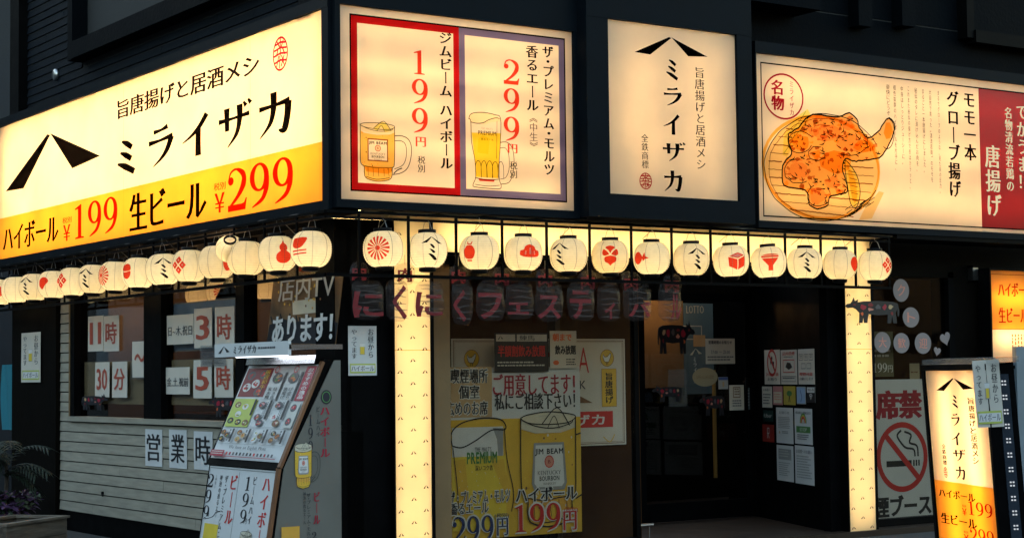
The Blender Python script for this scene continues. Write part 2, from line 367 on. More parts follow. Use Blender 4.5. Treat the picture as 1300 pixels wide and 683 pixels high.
    def bars(s,u0,v0,u1,v1,n,col,fill=.45,vert=False,rag=.3):
        """rows of print too small to read"""
        q=[]
        for i in range(n):
            if vert:
                w_=(u1-u0)/n; x=u0+w_*i; l=(v1-v0)*(1-rag*random.random()); y=v1
                while y>v1-l:
                    d=random.uniform(.6,1.3)*w_*.8; q.append([(x,y-d*.7),(x+w_*fill,y-d*.7),(x+w_*fill,y),(x,y)]); y-=d
            else:
                h=(v1-v0)/n; y=v1-h*i; l=(u1-u0)*(1-rag*random.random()); x=u0
                while x<u0+l:
                    d=random.uniform(.5,1.6)*h; q.append([(x,y-h*fill),(min(x+d*.8,u1),y-h*fill),(min(x+d*.8,u1),y),(x,y)]); x+=d
        s.quads(q,col,False)
    def logo(s,u0,v0,u1,v1,col='black'):
        # the roof mark: two wedges that almost meet at the apex
        X=lambda a,b:(u0+(u1-u0)*a,v0+(v1-v0)*b)
        s.quads([[X(.47,1),X(.0,.07),X(.21,.03),X(.5,.96)],[X(.50,1),X(.515,.95),X(.73,.16),X(1,.25)]],col,False)
    def build(s,name,parent): return s.mb.build(name,parent)
def jit(pts,a): return [(x+random.uniform(-a,a),y+random.uniform(-a,a)) for x,y in pts]
def seal(A,cx,cy,r,col='red'):
    rr=r*.95; A.ring(cx,cy,rr,r,r*.12,col)
    q=[]
    for y in (.62,.30,-.02,-.42): 
        h=math.sqrt(1-y*y)*.86; q+=ribbon([(cx-h*rr,cy+(y-.06)*r),(cx,cy+(y+.05)*r),(cx+h*rr,cy+(y-.04)*r)],r*.12)
    for a,b,c,d in ((0,.9,0,-.1),(-.3,.28,-.55,-.1),(.3,.28,.6,-.1),(-.2,-.1,-.5,-.7),(-.05,-.1,-.1,-.85),(.15,-.1,.5,-.7),(.5,-.15,.1,-.75),(-.45,.75,-.1,.4),(.4,.75,.1,.35)):
        q+=ribbon([(cx+a*rr,cy+b*r),(cx+c*rr,cy+d*r)],r*.11)
    A.quads(q,col)
def mug_highball(A,u0,v0,u1,v1,handle=True,rich=False):
    """square-shouldered jug of amber highball with a paper label, drawn; handle on the right"""
    X=lambda a,b:(u0+(u1-u0)*a,v0+(v1-v0)*b); W=(u1-u0); H=(v1-v0); t=W*.012
    bodyp=[X(.03,.84),X(.10,.80),X(.34,.78),X(.58,.80),X(.67,.84),X(.66,.30),X(.62,.25),X(.61,.12),X(.55,.05),X(.33,.02),X(.14,.06),X(.10,.14),X(.10,.25),X(.04,.32)]
    if A.mode=='lit':
        for pp in ([(.03,.84),(.10,.80),(.18,.79),(.18,.045),(.14,.06),(.10,.14),(.10,.25),(.04,.32)],[(.53,.795),(.58,.80),(.67,.84),(.66,.30),(.62,.25),(.61,.12),(.55,.05),(.53,.045)],[(.18,.79),(.34,.78),(.53,.795),(.53,.70),(.18,.70)],[(.18,.36),(.53,.36),(.53,.045),(.33,.02),(.18,.045)]): A.poly([X(*q_) for q_ in pp],'gold')
    else: A.poly(bodyp,'gold')
    A.poly([X(.03,.93),X(.20,.97),X(.5,.975),X(.67,.93),X(.67,.84),X(.5,.80),X(.2,.80),X(.03,.84)],'cream')
    A.poly([X(.10,.26),X(.62,.26),X(.61,.19),X(.54,.15),X(.14,.17)],'amber')
    A.poly([X(.28,.88),X(.42,1.0),X(.50,.99),X(.60,.86),X(.50,.83),X(.42,.92),X(.34,.84)],'lime' if A.mode=='lit' else 'cream')
    for _ in range(70 if rich else 46):
        x=random.uniform(.06,.63);y=random.uniform(.14,.80)
        if .15<x<.56 and .32<y<.72: continue
        A.ell(*X(x,y),W*random.uniform(.006,.014),W*random.uniform(.006,.016),random.choice(['brown','amber','white','yellow']),7)
    if A.mode!='lit': A.poly([X(.15,.38),X(.18,.72),X(.53,.72),X(.56,.38),X(.53,.32),X(.18,.32)],'grey')
    if A.mode!='lit': A.poly([X(.18,.38),X(.20,.70),X(.51,.70),X(.53,.38),X(.50,.35),X(.21,.35)],'white')
    else: A.border(*X(.165,.345),*X(.545,.715),W*.02,'brown')
    if 0: A.poly([X(.19,.38),X(.21,.69),X(.50,.69),X(.52,.38),X(.50,.36),X(.21,.36)],'cream')
    A.text('JIM BEAM',(*X(.19,.61),*X(.52,.67)),'black',bx=.03,by=.03,raw='font')
    A.ell(*X(.355,.56),W*.052,H*.05,'salmon',14); A.ring(*X(.355,.56),W*.055,H*.053,t*.8,'red',14); A.text('B',(*X(.34,.545),*X(.37,.575)),'darkred')
    A.text('KENTUCKY',(*X(.22,.45),*X(.49,.485)),'dgrey',raw='font'); A.text('BOURBON',(*X(.24,.40),*X(.47,.44)),'black',bx=.02,by=.02,raw='font'); A.text('WHISKEY',(*X(.28,.365),*X(.43,.385)),'dgrey',raw='font')
    L=lambda p,w=1.0,c='black':A.line([X(*q) for q in jit(p,.004)],t*w,c)
    L([(.03,.93),(.03,.6),(.04,.32),(.10,.25),(.10,.14),(.14,.06),(.33,.02),(.55,.05),(.61,.12),(.62,.25),(.66,.30),(.67,.6),(.67,.93)],1.0)
    L([(.03,.93),(.12,.96),(.35,.975),(.58,.96),(.67,.93),(.58,.885),(.35,.87),(.12,.89),(.03,.93)],.8)
    L([(.08,.90),(.2,.86),(.4,.84),(.6,.87),(.64,.9)],.7); L([(.28,.88),(.42,1.0),(.50,.99),(.60,.86)],.8); L([(.34,.84),(.42,.94),(.48,.84)],.6)
    for x in (.17,.26,.36,.46,.55): L([(x,.24),(x+.004,.16),(x+.01,.10)],.6,'brown')
    L([(.10,.26),(.3,.24),(.45,.25),(.62,.26)],.8); L([(.13,.09),(.33,.05),(.57,.09)],.8)
    if not handle: L([(.67,.78),(.735,.79)],1.1); L([(.66,.24),(.735,.27)],1.1); return
    L([(.67,.78),(.80,.79),(.92,.74),(.98,.62),(.97,.42),(.90,.26),(.78,.18),(.63,.14)],1.1); L([(.67,.70),(.78,.71),(.86,.66),(.89,.55),(.87,.40),(.80,.30),(.66,.24)],.9)
    L([(.64,.16),(.72,.22),(.80,.26)],1.4)
def mug_beer(A,u0,v0,u1,v1,handle=True):
    """tall jug of pale beer with a foam cap, drawn"""
    X=lambda a,b:(u0+(u1-u0)*a,v0+(v1-v0)*b); W=(u1-u0); H=v1-v0; t=W*.013
    A.poly([X(.06,.72),X(.70,.74),X(.66,.36),X(.64,.14),X(.14,.14),X(.12,.36)],'yellow')
    A.poly([X(.18,.46),X(.42,.45),X(.46,.66),X(.30,.70),X(.20,.64)],'lime' if A.mode=='lit' else 'gold')
    A.poly([X(.04,.86),X(.0,.92),X(.04,.97),X(.30,1.0),X(.58,.98),X(.70,.93),X(.70,.90),X(.5,.88),X(.35,.84),X(.15,.845)],'cream')
    A.poly([X(.20,.12),X(.56,.12),X(.54,.09),X(.22,.09)],'orange' if A.mode=='lit' else 'amber')
    L=lambda p,w=1.0,c='black':A.line([X(*q) for q in jit(p,.004)],t*w,c)
    L([(.0,.90),(.06,.97),(.30,1.0),(.58,.98),(.70,.93),(.69,.6),(.66,.36),(.66,.14),(.70,.04),(.66,.0),(.4,-.005),(.12,.01),(.08,.04),(.14,.14),(.12,.36),(.06,.6),(.04,.86),(.0,.90)],1.0)
    L([(.04,.86),(.18,.845),(.32,.86),(.44,.91),(.60,.94),(.68,.93)],1.0); L([(.62,.9),(.61,.6),(.60,.4)],.6)
    for i in range(5):
        x=.14+.125*i; L([(x,.14),(x-.004,.30),(x+.06,.36),(x+.115,.30),(x+.12,.14)],.8)
    L([(.12,.13),(.4,.11),(.66,.13)],1); L([(.12,.04),(.4,.03),(.67,.05)],.8)
    A.text('PREMIUM',(*X(.20,.70),*X(.60,.755)),'dgrey',bx=.03,by=.03,raw='font'); A.text('香るエール',(*X(.26,.63),*X(.54,.66)),'dgrey'); A.text("THE MALT'S",(*X(.27,.775),*X(.52,.80)),'grey',raw='font')
    if handle:
        L([(.68,.62),(.84,.63),(.95,.56),(.99,.42),(.97,.24),(.88,.10),(.68,.06)],1.0); L([(.68,.54),(.80,.55),(.87,.48),(.89,.36),(.87,.24),(.80,.15),(.68,.13)],.8)

# ------------------------------------------------------------------ setting
def plane(name, pts, m, kind='structure'):
    o=mk(name,[Vector(p) for p in pts],[tuple(range(len(pts)))],m); o['kind']=kind; return o
plane('road', [(-60,-60,-.12),(60,-60,-.12),(60,60,-.12),(-60,60,-.12)], MT['asphalt'])
pv=MB(); pv.box(WX,-3.2,30,-.125,-.004,2.9,-30,MT['paver']); o=pv.build('pavement'); o['kind']='structure'
k=0; sh={}
for i in range(22):
    for j in range(30):
        x=-3.15+i*.45; y=-2.8+j*.45
        if x>9 or (x>.2 and y>.3): continue
        if k>=290: break
        key='p'
        if key not in sh:
            b=MB(); b.box(WX,0,.435,-.01,0,0,-.435,MT['paver']); q=b.build('paving_slab',o,loc=None); sh[key]=(q.data,); bpy.data.objects.remove(q)
        q=bpy.data.objects.new('paving_slab',sh[key][0]); COL.objects.link(q); q.parent=o; q.location=Vector((x+.2175,y+.2175,random.uniform(0,.002)-.006))-world_loc(o); k+=1
pav=o
# ------------------------------------------------------------------ light boxes
def area(name, fr, u, v, n, lu, lv, watts, parent, col=WARM, spread=180):
    l=bpy.data.lights.new(name,'AREA'); l.shape='RECTANGLE'; l.size=lu; l.size_y=lv; l.energy=watts; l.color=col; l.spread=R(spread)
    o=bpy.data.objects.new(name,l); COL.objects.link(o)
    Mx=Matrix((fr.U,fr.V,fr.N)).transposed(); o.rotation_euler=Mx.to_euler()
    o.location=fr.p(u,v,n)-world_loc(parent); o.parent=parent; return o
def lightbox(name, fr, rect, depth, fb, ft, label, cat, panels, tubes, k=K_SIGN, group=None, fmat='frame', horiz=True, shallow=False, proud=.03):
    """rect = lit face; fb = frame border (l,b,r,t); panels=[(u0,v0,u1,v1,mat)]; tubes=positions across"""
    u0,v0,u1,v1=rect; t=thing(name, fr.p((u0+u1)/2,v0,0), label, cat, group)
    l,b,r,tp=fb; m=MT[fmat]
    q=MB(); q.box(fr,u0-l,u1+r,v1,v1+tp,-depth,proud,m); q.build('frame_rail',t)
    q=MB(); q.box(fr,u0-l,u1+r,v0-b,v0,-depth,proud,m); q.build('frame_rail',t)
    q=MB(); q.box(fr,u0-l,u0,v0,v1,-depth,proud-.003,m); q.build('frame_stile',t)
    q=MB(); q.box(fr,u1,u1+r,v0,v1,-.03 if shallow else -depth,proud-.003,m); q.build('frame_stile',t)
    q=MB(); q.box(fr,u0,u1,v0,v1,-depth,-depth+.01,MT['boxwhite']); q.build('back_panel',t)
    for (a,c,d,e,mm) in panels:
        q=MB(); q.box(fr,a+.001,d-.001,c+.0005,e-.0005,-.005,0,MT[mm]); q.build('acrylic_face',t)
    for c in tubes:
        if horiz:
            L=(u1-u0)-.16; area('tube_lamp',fr,(u0+u1)/2,v0+(v1-v0)*c,-depth+.05,L,.03,k*L,t)
        else:
            L=(v1-v0)-.10; area('tube_lamp',fr,u0+(u1-u0)*c,(v0+v1)/2,-depth+.05,.03,L,k*L,t)
    return t
# --- sign on the left facade
F=LF(0.0); uR=-.14; uL=-7.48; vb,vt=2.79,4.21
vy=F.uv(413,179)[1]
sgL=lightbox('lit_sign',F,(uL,vb,uR,vt),.22,(.06,.07,.10,.085),0,'long backlit cream and amber sign over the left facade, prices in its lower band','sign',
    [(uL,vy,uR,vt,'acrylic'),(uL,vb,uR,vy,'acrylic_y')],(.07,.24,.41,.59,.76,.93),k=K_SIGN*1.10,shallow=True)
A=Art(F,mode='lit')
for px_j in (157,318): uj=F.uv(px_j,150)[0]; A.rect(uj,vb,uj+.004,vt,'tan')
c0=lambda x,y:(x*.4977,y*.4977)
def bx(fr,conv,x0,y0,x1,y1):
    a=conv(x0,y0); b=conv(x1,y1); p=fr.uv(*a); q=fr.uv(*b); return (min(p[0],q[0]),min(p[1],q[1]),max(p[0],q[0]),max(p[1],q[1]))
def Lbox(xl,ytl,xr,ybr,conv=c0): return bx(F,conv,xl,ytl,xr,ybr)
# the sign slants in the picture: boxes are given by the left top and the right bottom of each run
def slbox(fr,conv,xl,yl_top,yl_bot,xr,yr_top,yr_bot):
    a=fr.uv(*conv(xl,yl_top)); b=fr.uv(*conv(xl,yl_bot)); c=fr.uv(*conv(xr,yr_top)); d=fr.uv(*conv(xr,yr_bot))
    return (a[0],(b[1]+d[1])/2,c[0],(a[1]+c[1])/2)
S=lambda *a:slbox(F,c0,*a)
A.text('旨唐揚げと居酒メシ',S(300,252,305,662,140,190),'ink',bx=.034,by=.006)
A.text('ミライザカ',S(300,345,452,745,225,345),'black',raw='brush',gap=.06)
A.text('ハイボール',S(8,570,640,150,555,618),'black',bx=.045,by=.0)
A.text('税別',S(160,556,572,183,552,566),'red'); A.text('¥',S(162,575,617,180,572,612),'red',bx=.02,by=-.01)
A.text('199',S(192,522,612,300,500,590),'red')
A.text('生ビール',S(330,495,590,528,455,555),'black',bx=.045,by=.0)
A.text('税別',S(546,468,488,576,464,482),'red'); A.text('¥',S(548,495,545,574,490,540),'red',bx=.02,by=-.01)
A.text('299',S(582,430,540,748,400,515),'red')
a=F.uv(*c0(15,497)); b=F.uv(*c0(130,340)); c=F.uv(*c0(256,440))
A.logo(a[0],a[1],c[0],b[1],'black')
p=F.uv(*c0(716,138)); q=F.uv(*c0(716,94)); seal(A,p[0],p[1],q[1]-p[1],'crimson')
A.build('lettering',sgL)
# --- sign 1 on the right facade: two drinks
F=RF(0.0); c2=lambda x,y:(420+x*.41013,y*.41013)
sg1=lightbox('lit_sign',F,(.04,2.79,2.155,4.225),.132,(.035,.06,.10,.30),0,'backlit sign with two drawn jugs in red and blue borders','sign',
    [(.04,2.79,2.155,4.225,'acrylic')],(.1,.3,.5,.7,.9),k=K_SIGN*.42)
A=Art(F,mode='lit'); B=lambda *a:bx(F,c2,*a)
p=F.uv(*c2(57,46)); q=F.uv(*c2(57,594)); r=F.uv(*c2(401,600)); e=F.uv(*c2(731,625)); z1=(p[1]+F.uv(*c2(731,118))[1])/2; z0=(q[1]+e[1])/2
um=r[0]; k=.052
A.border(p[0],z0,e[0],z1,.012,'black')
A.border(p[0]+.012,z0+.012,um,z1-.012,k,'red'); A.border(um,z0+.012,e[0]-.012,z1-.012,k,'slate')
A.text('ジムビーム ハイボール',B(334,100,378,524),'black',vert=True,bx=.038,by=.004)
for i,(y0,y1,ch) in enumerate(((155,233,'1'),(243,325,'9'),(333,415,'9'))): A.text(ch,B(250 if ch=='9' else 256,y0,300 if ch=='9' else 290,y1),'orange')
A.text('円',B(262,424,294,456),'orange',bx=.03); A.text('税別',B(268,483,292,535),'black',vert=True)
A.text('ザ・プレミアム・モルツ',B(654,143,694,543),'black',vert=True,bx=.038,by=.004)
A.text('香るエール',B(602,140,644,345),'black',vert=True,bx=.038,by=.004)
A.text('《中生》',B(614,365,640,455),'dgrey',vert=True)
for y0,y1,ch in ((183,265,'2'),(272,352,'9'),(360,440,'9')): A.text(ch,B(534,y0,583,y1),'orange')
A.text('円',B(547,446,577,476),'orange',bx=.03); A.text('税別',B(553,500,577,553),'black',vert=True)
A.build('lettering',sg1)
A=Art(F,n0=.004,step=.00005,mode='lit'); b=B(84,372,252,572); mug_highball(A,*b); A.build('illustration',sg1)
A=Art(F,n0=.004,step=.00005,mode='lit'); b=B(426,345,568,588); mug_beer(A,*b); A.build('illustration',sg1)
# --- sign 2: vertical logo box standing proud
F=RF(-.12); P1=F.uv(769,24.1); P2=F.uv(936.7,256); Z1=F.uv(932.3,45.2)[1]; Z0=F.uv(773,245.9)[1]
r2=(P1[0],(Z0+P2[1])/2,P2[0],(P1[1]+Z1)/2); o1=F.uv(745,278)[0]; o2=F.uv(956,288)[0]
sg2=lightbox('lit_sign',F,r2,.38,(r2[0]-o1,.19,o2-r2[2],.45),0,'upright backlit cream sign in a deep dark surround, right of the drinks sign','sign',
    [(*r2,'acrylic')],(.25,.75),k=K_SIGN*1.02,horiz=False)
c3=lambda x,y:(740+x*.43912,y*.43912); B=lambda *a:bx(F,c3,*a); A=Art(F,mode='lit')
b=B(148,96,360,174); A.logo(b[0],F.uv(*c3(148,152))[1]-.01,b[2],b[3],'black')
for ch,x0,y0,x1,y1 in (('ミ',240,172,275,235),('ラ',233,250,287,310),('イ',232,328,280,392),('ザ',230,408,298,470),('カ',234,492,288,556)): A.text(ch,B(x0,y0,x1,y1),'black',raw='brush')
A.text('旨唐揚げと居酒メシ',B(322,195,356,490),'ink',vert=True,bx=.012,by=-.008)
A.text('全鉄商標',B(168,388,190,488),'ink',vert=True); p=F.uv(*c3(181,524)); q=F.uv(*c3(181,500)); seal(A,p[0],p[1],q[1]-p[1],'red')
A.build('lettering',sg2)
# --- sign 3: chicken
F=RF(0.0); c4=lambda x,y:(940+x*.36585,60+y*.36585); B=lambda *a:bx(F,c4,*a); UR=8.35
ur=F.uv(*c4(830,300))[0]; u3=4.095
iz1=(F.uv(*c4(66,50))[1]+F.uv(*c4(984,160))[1])/2; iz0=(F.uv(*c4(80,583))[1]+F.uv(*c4(984,640))[1])/2; iu=F.uv(*c4(68,50))[0]
sg3=lightbox('lit_sign',F,(u3,2.79,UR,4.235),.22,(.012,.06,.06,.10),0,'wide backlit sign with a drawn fried chicken plate and a red right end','sign',
    [(u3,2.79,ur,4.235,'acrylic'),(ur,2.79,UR,iz0,'acrylic'),(ur,iz1,UR,4.235,'acrylic'),(ur,iz0,UR,iz1,'acrylic_r')],(.18,.5,.82),k=K_SIGN*.74)
A=Art(F,mode='lit')
A.rect(iu,iz1-.012,UR-.06,iz1,'black'); A.rect(iu,iz0,UR-.06,iz0+.012,'black'); A.rect(iu,iz0+.012,iu+.012,iz1-.012,'black')
A.text('モモ一本',B(770,160,820,396),'black',vert=True,bx=.045,by=.006); A.text('グローブ揚げ',B(713,150,767,522),'black',vert=True,bx=.045,by=.006)
for s_,x,y0,y1 in (('まるでグローブのような、見た目の圧力。',690,152,508),('大自然で育った「清流若鶏」のモモを',661,148,468),('まるごと一本唐揚げにしました。',636,146,436),('秘伝のタレに漬け込んだお肉を、',611,142,432),('これまた秘伝の揚げ方で衣はカラッと、',586,138,492),('中身はしっとりジューシーに。',562,136,408),('相性抜群のハイボールを片手に、',537,132,428),('豪快にどうぞ。',512,130,256)):
    A.text(s_,B(x-8,y0,x+8,y1),'black',vert=True,bx=.004,by=-.004)
cc=F.uv(*c4(149,172)); rr=F.uv(*c4(218,180))[0]-cc[0]; rv=F.uv(*c4(149,92))[1]-cc[1]; A.ring(cc[0],cc[1],rr,rv,.016,'crimson')
A.text('名物',B(104,112,152,222),'crimson',vert=True,bx=.04,by=.01); A.text('ミライザカ',B(168,120,186,238),'crimson',vert=True)
wh=MT['acrylic']
def white_text(s_,box,bxx):
    A.text(s_,box,white_mat,vert=True,bx=bxx,by=.0)
white_mat=emis('unprinted_sign_white',(1,.80,.48),.13)
white_text('唐揚げ',B(846,338,907,588),.035); white_text('名物清流若鶏の',B(914,208,950,500),.03); white_text('でかうま！',B(956,203,1002,492),.035)
A.build('lettering',sg3)
A=Art(F,n0=.004,step=.00003,mode='lit'); X=lambda pts:[F.uv(*c4(x,y)) for x,y in pts]
def blob(pts,a=3,n=4): return X(jit(bez(pts+[pts[0]],n)[:-1],a))
A.poly(X([(430,560),(480,500),(497,505),(455,595),(410,600)]),'tan')
pc=el(283,418,200,182,48)
A.poly(X(pc),'tan'); A.ring(*F.uv(*c4(283,418)),F.uv(*c4(483,418))[0]-F.uv(*c4(283,418))[0],F.uv(*c4(283,236))[1]-F.uv(*c4(283,418))[1],.03,'amber',44)
def inside(px,py,P):
    c=False
    for (x1,y1),(x2,y2) in zip(P,P[1:]+P[:1]):
        if (y1>py)!=(y2>py) and px<(x2-x1)*(py-y1)/(y2-y1)+x1: c=not c
    return c
CK=[(165,300),(200,280),(235,240),(280,235),(335,245),(375,228),(400,250),(410,280),(440,315),(480,290),(505,250),(528,258),(530,295),(505,350),(480,385),(430,392),(405,396),(385,396),(360,388),(352,420),(362,465),(368,500),(340,512),(305,520),(300,550),(265,560),(235,545),(230,505),(195,490),(150,480),(143,440),(150,400),(175,370),(165,330)]
for i in range(12):
    y=255+i*28; hw=math.sqrt(max(0,1-((y-418)/182)**2))*188; run=[]
    for k_ in range(41):
        f_=k_/40; x_=283-hw+2*hw*f_; y_=y+26*f_+random.uniform(-1,1)
        if inside(x_,y_,CK) or f_==1:
            if len(run)>2: A.line(X(run),.010 if i%2 else .006,'brown',smooth=False)
            run=[]
        else: run.append((x_,y_))
A.poly(X([(150,300),(190,245),(232,215),(245,240),(215,290),(160,380),(145,375)]),'lime')
for a_,b_ in (((155,310),(225,225)),((165,330),(235,245)),((150,370),(190,290))): A.line(X(jit([a_,((a_[0]+b_[0])/2+6,(a_[1]+b_[1])/2),b_],2)),.005,'green')
ck=[(165,300),(200,280),(235,240),(280,235),(335,245),(375,228),(400,250),(410,280),(440,315),(480,290),(505,250),(528,258),(530,295),(505,350),(480,385),(430,392),(405,396),(385,396),(360,388),(352,420),(362,465),(368,500),(340,512),(305,520),(300,550),(265,560),(235,545),(230,505),(195,490),(150,480),(143,440),(150,400),(175,370),(165,330)]
A.poly(X(jit(bez(ck+[ck[0]],4)[:-1],2)),'chicken')
random.seed(5)
for (x,y,rx,ry) in ((205,330,38,34),(262,372,24,20),(300,300,60,38),(380,330,60,40),(330,400,70,48),(200,430,48,38),(268,515,38,36),(430,345,50,28),(510,290,18,34),(370,270,28,22),(318,470,34,26),(250,290,26,22)):
    A.poly(X(jit(el(x,y,rx*.8,ry*.8,12)[:-1],5)),random.choice(['amber','crust','salmon']))
for _ in range(190):
    x=random.uniform(150,470);y=random.uniform(245,540)
    if not inside(x,y,CK): continue
    A.poly(X(jit(el(x,y,random.uniform(3,13),random.uniform(2,9),8)[:-1],2.5)),random.choice(['crust','crust','rust','gold','salmon','rust']))
A.line(X(jit(bez(ck+[ck[0]],3),2)),.014,'black',smooth=False)
for _ in range(150):
    x=random.uniform(155,480);y=random.uniform(245,550)
    if not inside(x,y,CK): continue
    th=random.uniform(0,3.14); l=random.uniform(6,24); cx_,sy_=math.cos(th)*l,math.sin(th)*l
    A.line(X([(x,y),(x+cx_*.5+4,y+sy_*.5+3),(x+cx_,y+sy_)]),[.002,.013,.002],'black')
for (x,y,rx,ry,a0,a1) in ((205,330,42,38,20,330),(262,370,28,24,0,300),(268,515,40,38,-40,250),(200,430,52,42,60,260),(375,330,64,46,-60,120),(505,300,26,52,-80,120)):
    A.line(X(jit(el(x,y,rx,ry,12,a0,a1),2)),.008,'black')
A.poly(X([(360,392),(378,410),(402,450),(412,500),(405,545),(392,558),(378,540),(368,480),(360,430)]),'lime'); A.poly(X([(366,405),(382,430),(398,470),(402,520),(394,545),(384,525),(374,470)]),'gold')
A.line(X([(360,392),(378,410),(402,450),(412,500),(405,545),(392,558),(378,540),(368,480),(360,430),(360,392)]),.009,'black')
for y in (430,455,480,505,530): A.line(X([(372+(y-430)*.12,y),(398+(y-430)*.1,y+6)]),.007,'brown')
for _ in range(26):
    x=random.uniform(380,470); y=560-(x-380)*.5+random.uniform(-12,22); A.line(X([(x,y),(x-20,y+14)]),.006,'black')
A.line(X(jit(el(283,418,203,185,40,25,335),2)),.008,'black'); A.line(X(jit(el(285,420,190,172,40,100,290),2)),.006,'brown')
A.build('illustration',sg3)
# --- far right amber sign
F=RF(.33); p=F.uv(1255,343); q=F.uv(1262,464); c5=lambda x,y:(1180+x*.2344,300+y*.2344); UR2=p[0]+.62
ysp=F.uv(*c5(345,505))[1]
sg4=lightbox('lit_sign',F,(p[0],q[1],UR2,p[1]),.12,(.02,.03,.02,.02),0,'amber and cream backlit price sign at the right edge, above the leaning sign','sign',
    [(p[0],ysp,UR2,p[1],'acrylic_y'),(p[0],q[1],UR2,ysp,'acrylic')],(.3,.7),fmat='frame2',k=1.15)
A=Art(F,mode='lit'); B=lambda *a:bx(F,c5,*a); b=B(330,203,600,505); A.border(b[0],b[1],UR2-.03,b[3],.006,'brown')
b=B(368,250,430,325); A.text('ハイボール',(b[0],b[1],b[0]+.50,b[3]),'darkred',bx=.045,by=0); b=B(372,385,430,468); A.text('生ビール',(b[0],b[1],b[0]+.42,b[3]),'darkred',bx=.045,by=0)
b=B(445,530,520,630); A.bars(b[0],b[1]-.08,b[2]+.2,b[3],9,'brown',.4,True); A.build('lettering',sg4)
# ------------------------------------------------------------------ lit columns and beam
def column(fr,rect,label,name,marks,horiz=False,tubes=(.22,.78)):
    t=lightbox(name,fr,rect,.14,(.012,.02,.03,.012),0,label,'column' if not horiz else 'beam',[(*rect,'acrylic_c')],tubes,k=K_COL,horiz=horiz,fmat='frame2',proud=.008)
    A=Art(fr,mode='lit'); u0,v0,u1,v1=rect; W=u1-u0; q=[]
    if marks:
        v=v1-.10; i=0
        while v>v0+.04:
            for f in ((.14,.84) if i%2==0 else (.50,)):
                x=u0+W*f; q+=[[(x-.025,v-.014),(x-.010,v-.014),(x-.002,v+.012)],[(x+.002,v+.012),(x+.010,v-.012),(x+.025,v-.012)]]
            v-=.088; i+=1
        A.rect(u0,1.695,u1,1.700,'amber'); A.quads(q,'black',False); A.build('printed_mark',t)
    return t
F=RF(.35)
column(F,(.70,.05,1.02,2.69),'backlit cream column patterned with small roof marks, just right of the corner','lit_column',True)
column(F,(5.455,.04,5.785,2.47),'backlit cream column patterned with small roof marks, right of the entrance door','lit_column',True)
column(F,(1.035,2.46,5.785,2.70),'backlit cream beam spanning the entrance behind the lanterns','lit_beam',False,True,(.2,.5,.8))
# ------------------------------------------------------------------ upper walls
def clad_wall(fr,name,label,u0,u1,v0,v1,n,bh,m,jl,holes=(),lap=.012):
    t=thing(name,fr.p((u0+u1)/2,v0,n),label,'wall')
    q=MB(); q.box(fr,u0,u1,v0,v1,n-.2,n-.004,MT['groove']); q.build('wall_backing',t)
    v=v0; i=0
    while v<v1-1e-3:
        e=min(v+bh-.013,v1); u=u0+((i*.37)%1)*jl*-1 if jl<50 else u0
        while u<u1:
            a=max(u,u0); b=min(u+jl-.006,u1)
            segs=[(a,b)]
            for (h0,h1,g0,g1) in holes:
                if e>g0 and v<g1:
                    ns=[]
                    for s0,s1 in segs:
                        if s1<=h0 or s0>=h1: ns.append((s0,s1))
                        else:
                            if s0<h0: ns.append((s0,h0))
                            if s1>h1: ns.append((h1,s1))
                    segs=ns
            for s0,s1 in segs:
                if s1-s0<.03: continue
                d=random.uniform(-.0015,.0015)
                vv=[fr.p(s0,v,n),fr.p(s1,v,n),fr.p(s1,e,n),fr.p(s0,e,n),fr.p(s0,v,n+lap+d),fr.p(s1,v,n+lap+d),fr.p(s1,e,n+.002+d),fr.p(s0,e,n+.002+d)]
                mk('board',vv,[(0,3,2,1),(4,5,6,7),(0,1,5,4),(1,2,6,5),(2,3,7,6),(3,0,4,7)],m,t)
            u+=jl
        v+=bh; i+=1
    return t
F=LF(.25)
# window hole in the upper left wall
wl=F.uv(105,40)[0]
hz=F.uv(115,76)[1]
clad_wall(F,'building_wall','dark slate clad upper wall above the long left sign',F.uv(36,60)[0],-.02,4.20,6.4,0,.085,MT['board'],1.9,((wl,-1.35,hz,9),))
wt=thing('upper_window',F.p(-3.5,hz,0),'large dark framed window in the upper wall above the long left sign','window')
q=MB(); q.box(F,wl,wl+.13,hz,6.4,0,.16,MT['board2']); q.build('frame_stile',wt)
q=MB(); q.box(F,wl+.131,-1.35,hz-.0,hz+.17,0,.18,MT['board2']); q.build('window_sill',wt)
q=MB(); q.box(F,-1.48,-1.35,hz+.172,6.4,0,.16,MT['board2']); q.build('frame_stile',wt)
q=MB(); q.box(F,wl+.13,-1.48,hz+.17,6.4,-.19,-.15,MT['frame2']); q.build('window_pane',wt)
q=MB(); q.box(F,-3.6,-3.52,hz+.172,6.4,-.15,-.05,MT['board2']); q.build('mullion',wt)
# vent disc
p=F.uv(73,95.5); q=MB(); c=F.p(p[0],p[1],.012); q.lathe(c,[(.0,.03),(.05,.03),(.062,.02),(.062,0)],MT['steel'],24,F.N); o=q.build('vent_cap',None,True)
top(o,'small round grey vent cap on the dark upper wall left of the big window','vent cap')
